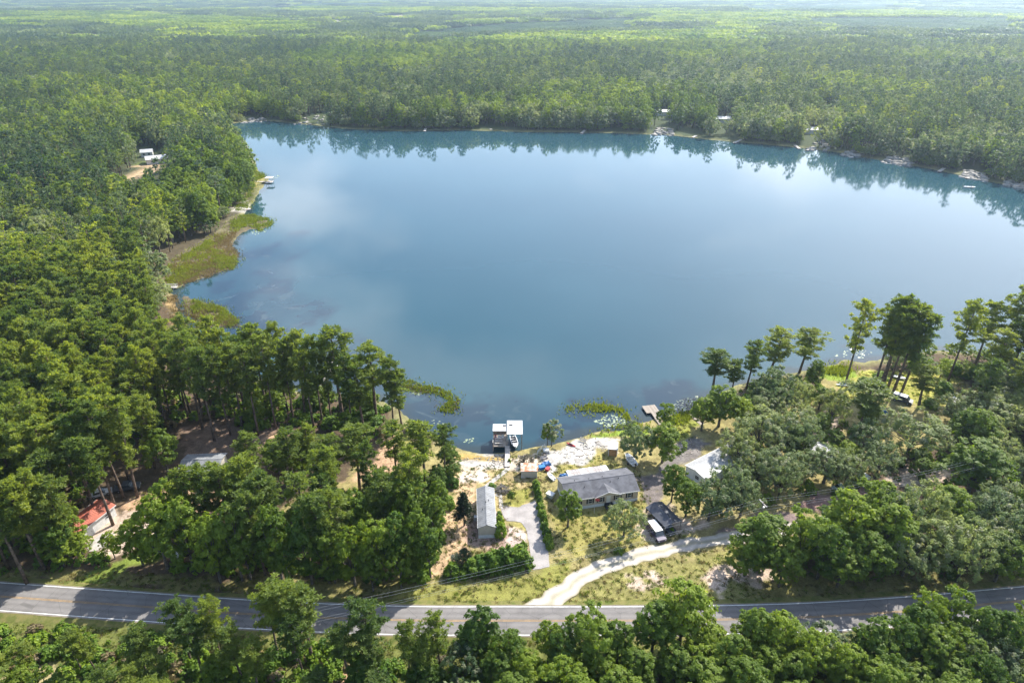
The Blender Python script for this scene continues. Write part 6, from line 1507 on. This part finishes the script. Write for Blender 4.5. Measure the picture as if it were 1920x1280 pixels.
def wire(label, a, b, off, z, sag=1.1):
    a, b = np.array(a), np.array(b); n = np.array([-(b - a)[1], (b - a)[0]]) / np.linalg.norm(b - a)
    p = [(*(a + (b - a) * t + n * off), z - sag * 4 * t * (1 - t)) for t in np.linspace(0, 1, 24)]
    t = MB().tube(p, [0.013] * 24, 5).build('power_line', M['wire'])
    tag(t, label, 'power line', 'overhead wires')
for q, w in ((-1.1, 'lowest in the picture'), (0.45, 'middle'), (1.1, 'uppermost')):
    wire(f'overhead wire across the parcel front, {w} of three', P2, P1, q, 10.25)
    wire(f'overhead wire over the oaks right of the crossarm pole, {w} of three', P1, P3, q, 10.25)
wire('low overhead cable slung below the three wires across the parcel front', P2, P1, 0, 8.4, 0.9)
wire('low overhead cable slung below the wires right of the crossarm pole', P1, P3, 0, 8.4, 0.9)
x, y = gp(1114, 962); fp = thing('flagpole', 'white flagpole with a small red flag in front of the shingled house', 'flagpole', (x, y, gz(x, y)))
MB().tube([(0, 0, -0.2), (0, 0, 4.2)], [0.045, 0.03], 6).build('pole', M['white'], fp); MB().prism([(0.05, 3.4), (0.95, 3.3), (0.95, 3.95), (0.05, 4.1)], -0.012, 0.012, 'y').build('flag', M['flag_red'], fp)

# ------------------------------------------------------------------ far houses and landings
for i, (px, py, L, W, rz, rm, lab) in enumerate([
        (296, 305, 13, 8, 30, 'metal_white', 'white house with a white roof in the left clearing'), (277, 293, 7, 5, 20, 'metal_white', 'small white outbuilding behind the left clearing house'),
        (170, 303, 6, 5, 10, 'metal_white', 'white wall glimpsed in the wood left of the clearing'), (107, 207, 12, 7, -10, 'metal_white', 'white roof among trees near the upper left'), (372, 203, 12, 7, 70, 'metal_white', 'pale house at the back of the left far corner'),
        (1243, 216, 14, 8, 5, 'metal_white', 'white-roofed house above the far shore'), (1354, 229, 12, 7, -5, 'metal_white', 'pale house on the far shore right of the white one'), (1520, 250, 13, 8, -10, 'metal_white', 'grey-white house behind the far shore seawall'), (1548, 236, 8, 6, -15, 'metal_white', 'small white roof above the far seawall house'),
        (1712, 258, 9, 6, -20, 'metal_white', 'white roof among the right far shore trees'), (162, 74, 20, 9, 0, 'metal_white', 'long white roof in the far left woods'), (630, 44, 40, 10, 0, 'metal_white', 'pale farm roof in the distant clearing'), (1480, 142, 14, 8, 5, 'metal_white', 'lone white roof in the woods beyond the lake')]):
    x, y = gp(px, py)
    t = gable('lake_house', lab, 'house', x, y, math.radians(rz), L, W, 3.2, 4.6, 'white', rm, 0.4)
    for u in (-L * 0.25, L * 0.2): window(t, '-y', u, 1.2, 1.4, 1.3, W / 2)
    door(t, '-y', 0, 0, W / 2)
for a, b, lab in [((1100, 241), (1090, 250), 'pale landing sloping into the water at mid far shore'), ((919, 237), (921, 243), 'short landing by the tiny moored boat on the far shore'), ((1318, 248), (1298, 258), 'long pale dock left of the pale far house'), ((1545, 264), (1512, 282), 'pale dock beside the far seawall'),
                  ((1390, 262), (1376, 268), 'dark landing right of the pale far house'), ((1490, 272), (1500, 279), 'low dock left of the far seawall'), ((1715, 300), (1700, 309), 'dock by the pale rock bank on the right far shore'), ((1830, 325), (1812, 334), 'white dock on the right far shore'), ((1775, 312), (1760, 322), 'rusty landing on the right far shore'), ((800, 236), (796, 246), 'little dark landing left of centre on the far shore')]:
    dock('landing_dock', lab, gp(*a, -0.6), gp(*b, -0.6), 2.0, -0.6, plank=1.0, m='wood_pale', posts=4.0)

# ------------------------------------------------------------------ things lying about the yards
def tarp(name, label, px, py, rz, L, W, h, m, cat):
    x, y = gp(px, py); t = thing(name, label, cat, (x, y, gz(x, y)), rz)
    rs = np.random.RandomState(int(px)); n = 9
    V = [(L * (i / (n - 1) - 0.5), W * (j / (n - 1) - 0.5), (h * (0.55 + 0.45 * rs.rand()) if 0 < i < n - 1 and 0 < j < n - 1 else 0.0)) for i in range(n) for j in range(n)]
    F = [(i * n + j, (i + 1) * n + j, (i + 1) * n + j + 1, i * n + j + 1) for i in range(n - 1) for j in range(n - 1)]
    MB().add(V, F).build('sheet', M[m], t)
    MB().tube([(-L * 0.48, -W * 0.48, 0.04), (L * 0.48, -W * 0.48, 0.04)], [0.03, 0.03], 5).build('tie_rope', M['wire'], t)
    return t
tarp('tarped_pile', 'blue tarp over a pile between the grey bush and the sandy shore', 1024, 868, 0.4, 2.4, 1.6, 0.7, 'blue_tarp', 'tarp')
tarp('tarped_pile', 'bright blue tarp under the wide pine at right', 1642, 770, -0.2, 6.0, 2.2, 1.3, 'blue_tarp', 'tarp')
tarp('tarped_pile', 'blue sheet at the left end of the metal porch roof', 1058, 892, 0.2, 2.4, 1.2, 0.8, 'blue_tarp', 'tarp')
tarp('tarped_pile', 'dark sheet heap by the foot of the boardwalk', 944, 850, 0.7, 1.2, 0.7, 0.4, 'dark', 'tarp')
def bin_(label, px, py, m, s=0.5):
    x, y = gp(px, py); t = thing('storage_bin', label, 'bin', (x, y, gz(x, y)), RND.uniform(0, 3))
    MB().loft([[(-s, -s * 0.7, 0), (s, -s * 0.7, 0), (s, s * 0.7, 0), (-s, s * 0.7, 0)], [(-s * 1.15, -s * 0.85, s * 1.3), (s * 1.15, -s * 0.85, s * 1.3), (s * 1.15, s * 0.85, s * 1.3), (-s * 1.15, s * 0.85, s * 1.3)]]).build('tub', M[m], t)
    MB().box(-s * 1.22, s * 1.22, -s * 0.92, s * 0.92, s * 1.3, s * 1.42).build('lid', M[m], t)
bin_('red storage bin near the palm fronds left of the shingled house', 1027, 879, 'red'); bin_('white storage bin on the sand by the thin grey tree', 1024, 842, 'white', 0.6)
bin_('white storage bin against the hedge side of the shingled house', 1032, 930, 'white', 0.7); bin_('pale box lying on the shaded verge in front of the dark wood', 330, 1047, 'white', 0.8); bin_('blue bin near the sandy shore junk', 1016, 876, 'blue', 0.6)

def bench(label, px, py, rz, L=1.8):
    x, y = gp(px, py); t = thing('wooden_bench', label, 'bench', (x, y, gz(x, y)), rz)
    for i in range(3): MB().box(-L / 2, L / 2, -0.07, 0.07, 0.42, 0.47).build('seat_slat', M['wood_pale'], t, (0, -0.16 + i * 0.16, 0))
    for i in range(2): MB().box(-L / 2, L / 2, -0.02, 0.02, 0.60 + i * 0.18, 0.74 + i * 0.18).build('back_slat', M['wood_pale'], t, (0, 0.27, 0))
    for s in (-1, 1): MB().box(-0.04, 0.04, -0.22, -0.14, 0, 0.42).box(-0.04, 0.04, 0.22, 0.30, 0, 0.95).box(-0.04, 0.04, -0.14, 0.22, 0.34, 0.42).build('leg', M['wood_pale'], t, (s * (L / 2 - 0.2), 0, 0))
bench('white slatted bench on the sand, right of the rusty-roofed shed', 1022, 856, 0.5); bench('pale bench by the concrete wall on the sandy shore', 1093, 822, -0.6)

for i, (a, b) in enumerate(((gp(1008, 846), gp(1022, 833)), (gp(1022, 833), gp(1030, 846)))):
    a, b = np.array(a), np.array(b); L = float(np.linalg.norm(b - a)); t = thing('rail_fence', ['white rail fence by the shore, left run', 'white rail fence by the shore, right run'][i], 'fence', (*a, gz(*a)), math.atan2(*(b - a)[::-1]))
    for q in np.linspace(0, L, 4): MB().box(-0.05, 0.05, -0.05, 0.05, -0.2, 1.05).build('post', M['white'], t, (float(q), 0, 0))
    for zz in (0.4, 0.75, 1.02): MB().box(0, L, -0.02, 0.02, zz - 0.06, zz + 0.03).build('rail', M['white'], t, (0, 0.07, 0))

# broken limestone, boards and driftwood on the shores
def rubble(name, label, polys, n, m, smin, smax, seed, flat=0.5, long=1.0):
    rs = np.random.RandomState(seed); V, F = [], []
    box = np.array([(-1, -1, -1), (1, -1, -1), (1, 1, -1), (-1, 1, -1), (-1, -1, 1), (1, -1, 1), (1, 1, 1), (-1, 1, 1)], float)
    q = np.array([(0, 3, 2, 1), (4, 5, 6, 7), (0, 1, 5, 4), (1, 2, 6, 5), (2, 3, 7, 6), (3, 0, 4, 7)])
    for px, wgt in polys:
        P = gpoly(px); (x0, y0), (x1, y1) = P.min(0), P.max(0); k = 0
        while k < n * wgt:
            x, y = rs.uniform(x0, x1), rs.uniform(y0, y1)
            if not inside(P, np.array([x]), np.array([y]))[0]: continue
            k += 1; s = rs.uniform(smin, smax); a = rs.uniform(0, 6.28)
            b = box * (1 + rs.uniform(-0.35, 0.35, box.shape)) * (s * long, s * rs.uniform(0.4, 1) / max(long * 0.6, 1), s * flat)
            r = np.array([[math.cos(a), -math.sin(a), 0], [math.sin(a), math.cos(a), 0], [0, 0, 1]])
            F.append(q + len(V) * 8); V.append(b @ r.T + (x, y, gz(x, y) + s * flat * 0.5))
    tag(link(name, mesh_np(name, np.concatenate(V), np.concatenate(F), m)), label, 'rubble', kind='stuff')
sandy = [([(1030, 845), (1080, 828), (1125, 822), (1140, 836), (1095, 866), (1060, 855)], 1.0), ([(895, 866), (945, 850), (950, 868), (915, 878)], 0.4), ([(868, 855), (945, 848), (945, 858), (870, 860)], 0.3), ([(1255, 845), (1300, 822), (1320, 835), (1280, 860)], 0.25), ([(1005, 850), (1030, 842), (1030, 870), (1010, 880)], 0.4), ([(960, 848), (985, 845), (985, 862), (962, 866)], 0.2)]
rubble('limestone_rubble', 'broken white limestone and sand clods on the shore', sandy, 90, M['rubble'], 0.05, 0.17, 5)
rubble('driftwood_debris', 'dark boards and driftwood scattered over the white shore', sandy, 40, M['wood'], 0.10, 0.22, 6, 0.35, 4.0)
rubble('shoreline_rubble', 'pale rocks and broken seawall along the far shore', [([(1650, 301), (1672, 292), (1712, 300), (1706, 310)], 1), ([(1220, 251), (1235, 240), (1262, 242), (1262, 254)], 0.7), ([(1575, 286), (1600, 282), (1612, 290), (1590, 292)], 0.4), ([(1795, 328), (1810, 318), (1850, 326), (1850, 338)], 0.9), ([(450, 229), (470, 222), (498, 221), (500, 226)], 0.5), ([(545, 231), (580, 220), (618, 214), (610, 232)], 0.3), ([(1505, 278), (1540, 262), (1560, 272), (1545, 284)], 0.4), ([(1880, 344), (1900, 336), (1930, 345), (1930, 354)], 0.6)], 90, M['rubble'], 0.5, 1.7, 7, 0.4)

# ------------------------------------------------------------------ haze: the damp air over the woods
def haze():
    m = bpy.data.materials.new('haze_air'); m.use_nodes = True
    n, l = m.node_tree.nodes, m.node_tree.links
    n.clear()
    o = n.new('ShaderNodeOutputMaterial'); v = n.new('ShaderNodeVolumePrincipled')
    v.inputs['Color'].default_value = (0.62, 0.80, 1.0, 1)
    v.inputs['Density'].default_value = 0.00010
    v.inputs['Anisotropy'].default_value = 0.5
    l.new(v.outputs[0], o.inputs['Volume'])
    b = MB().box(-9500, 9500, -300, 11000, -30, 125)
    tag(b.build('haze', m), kind='stuff')
haze()
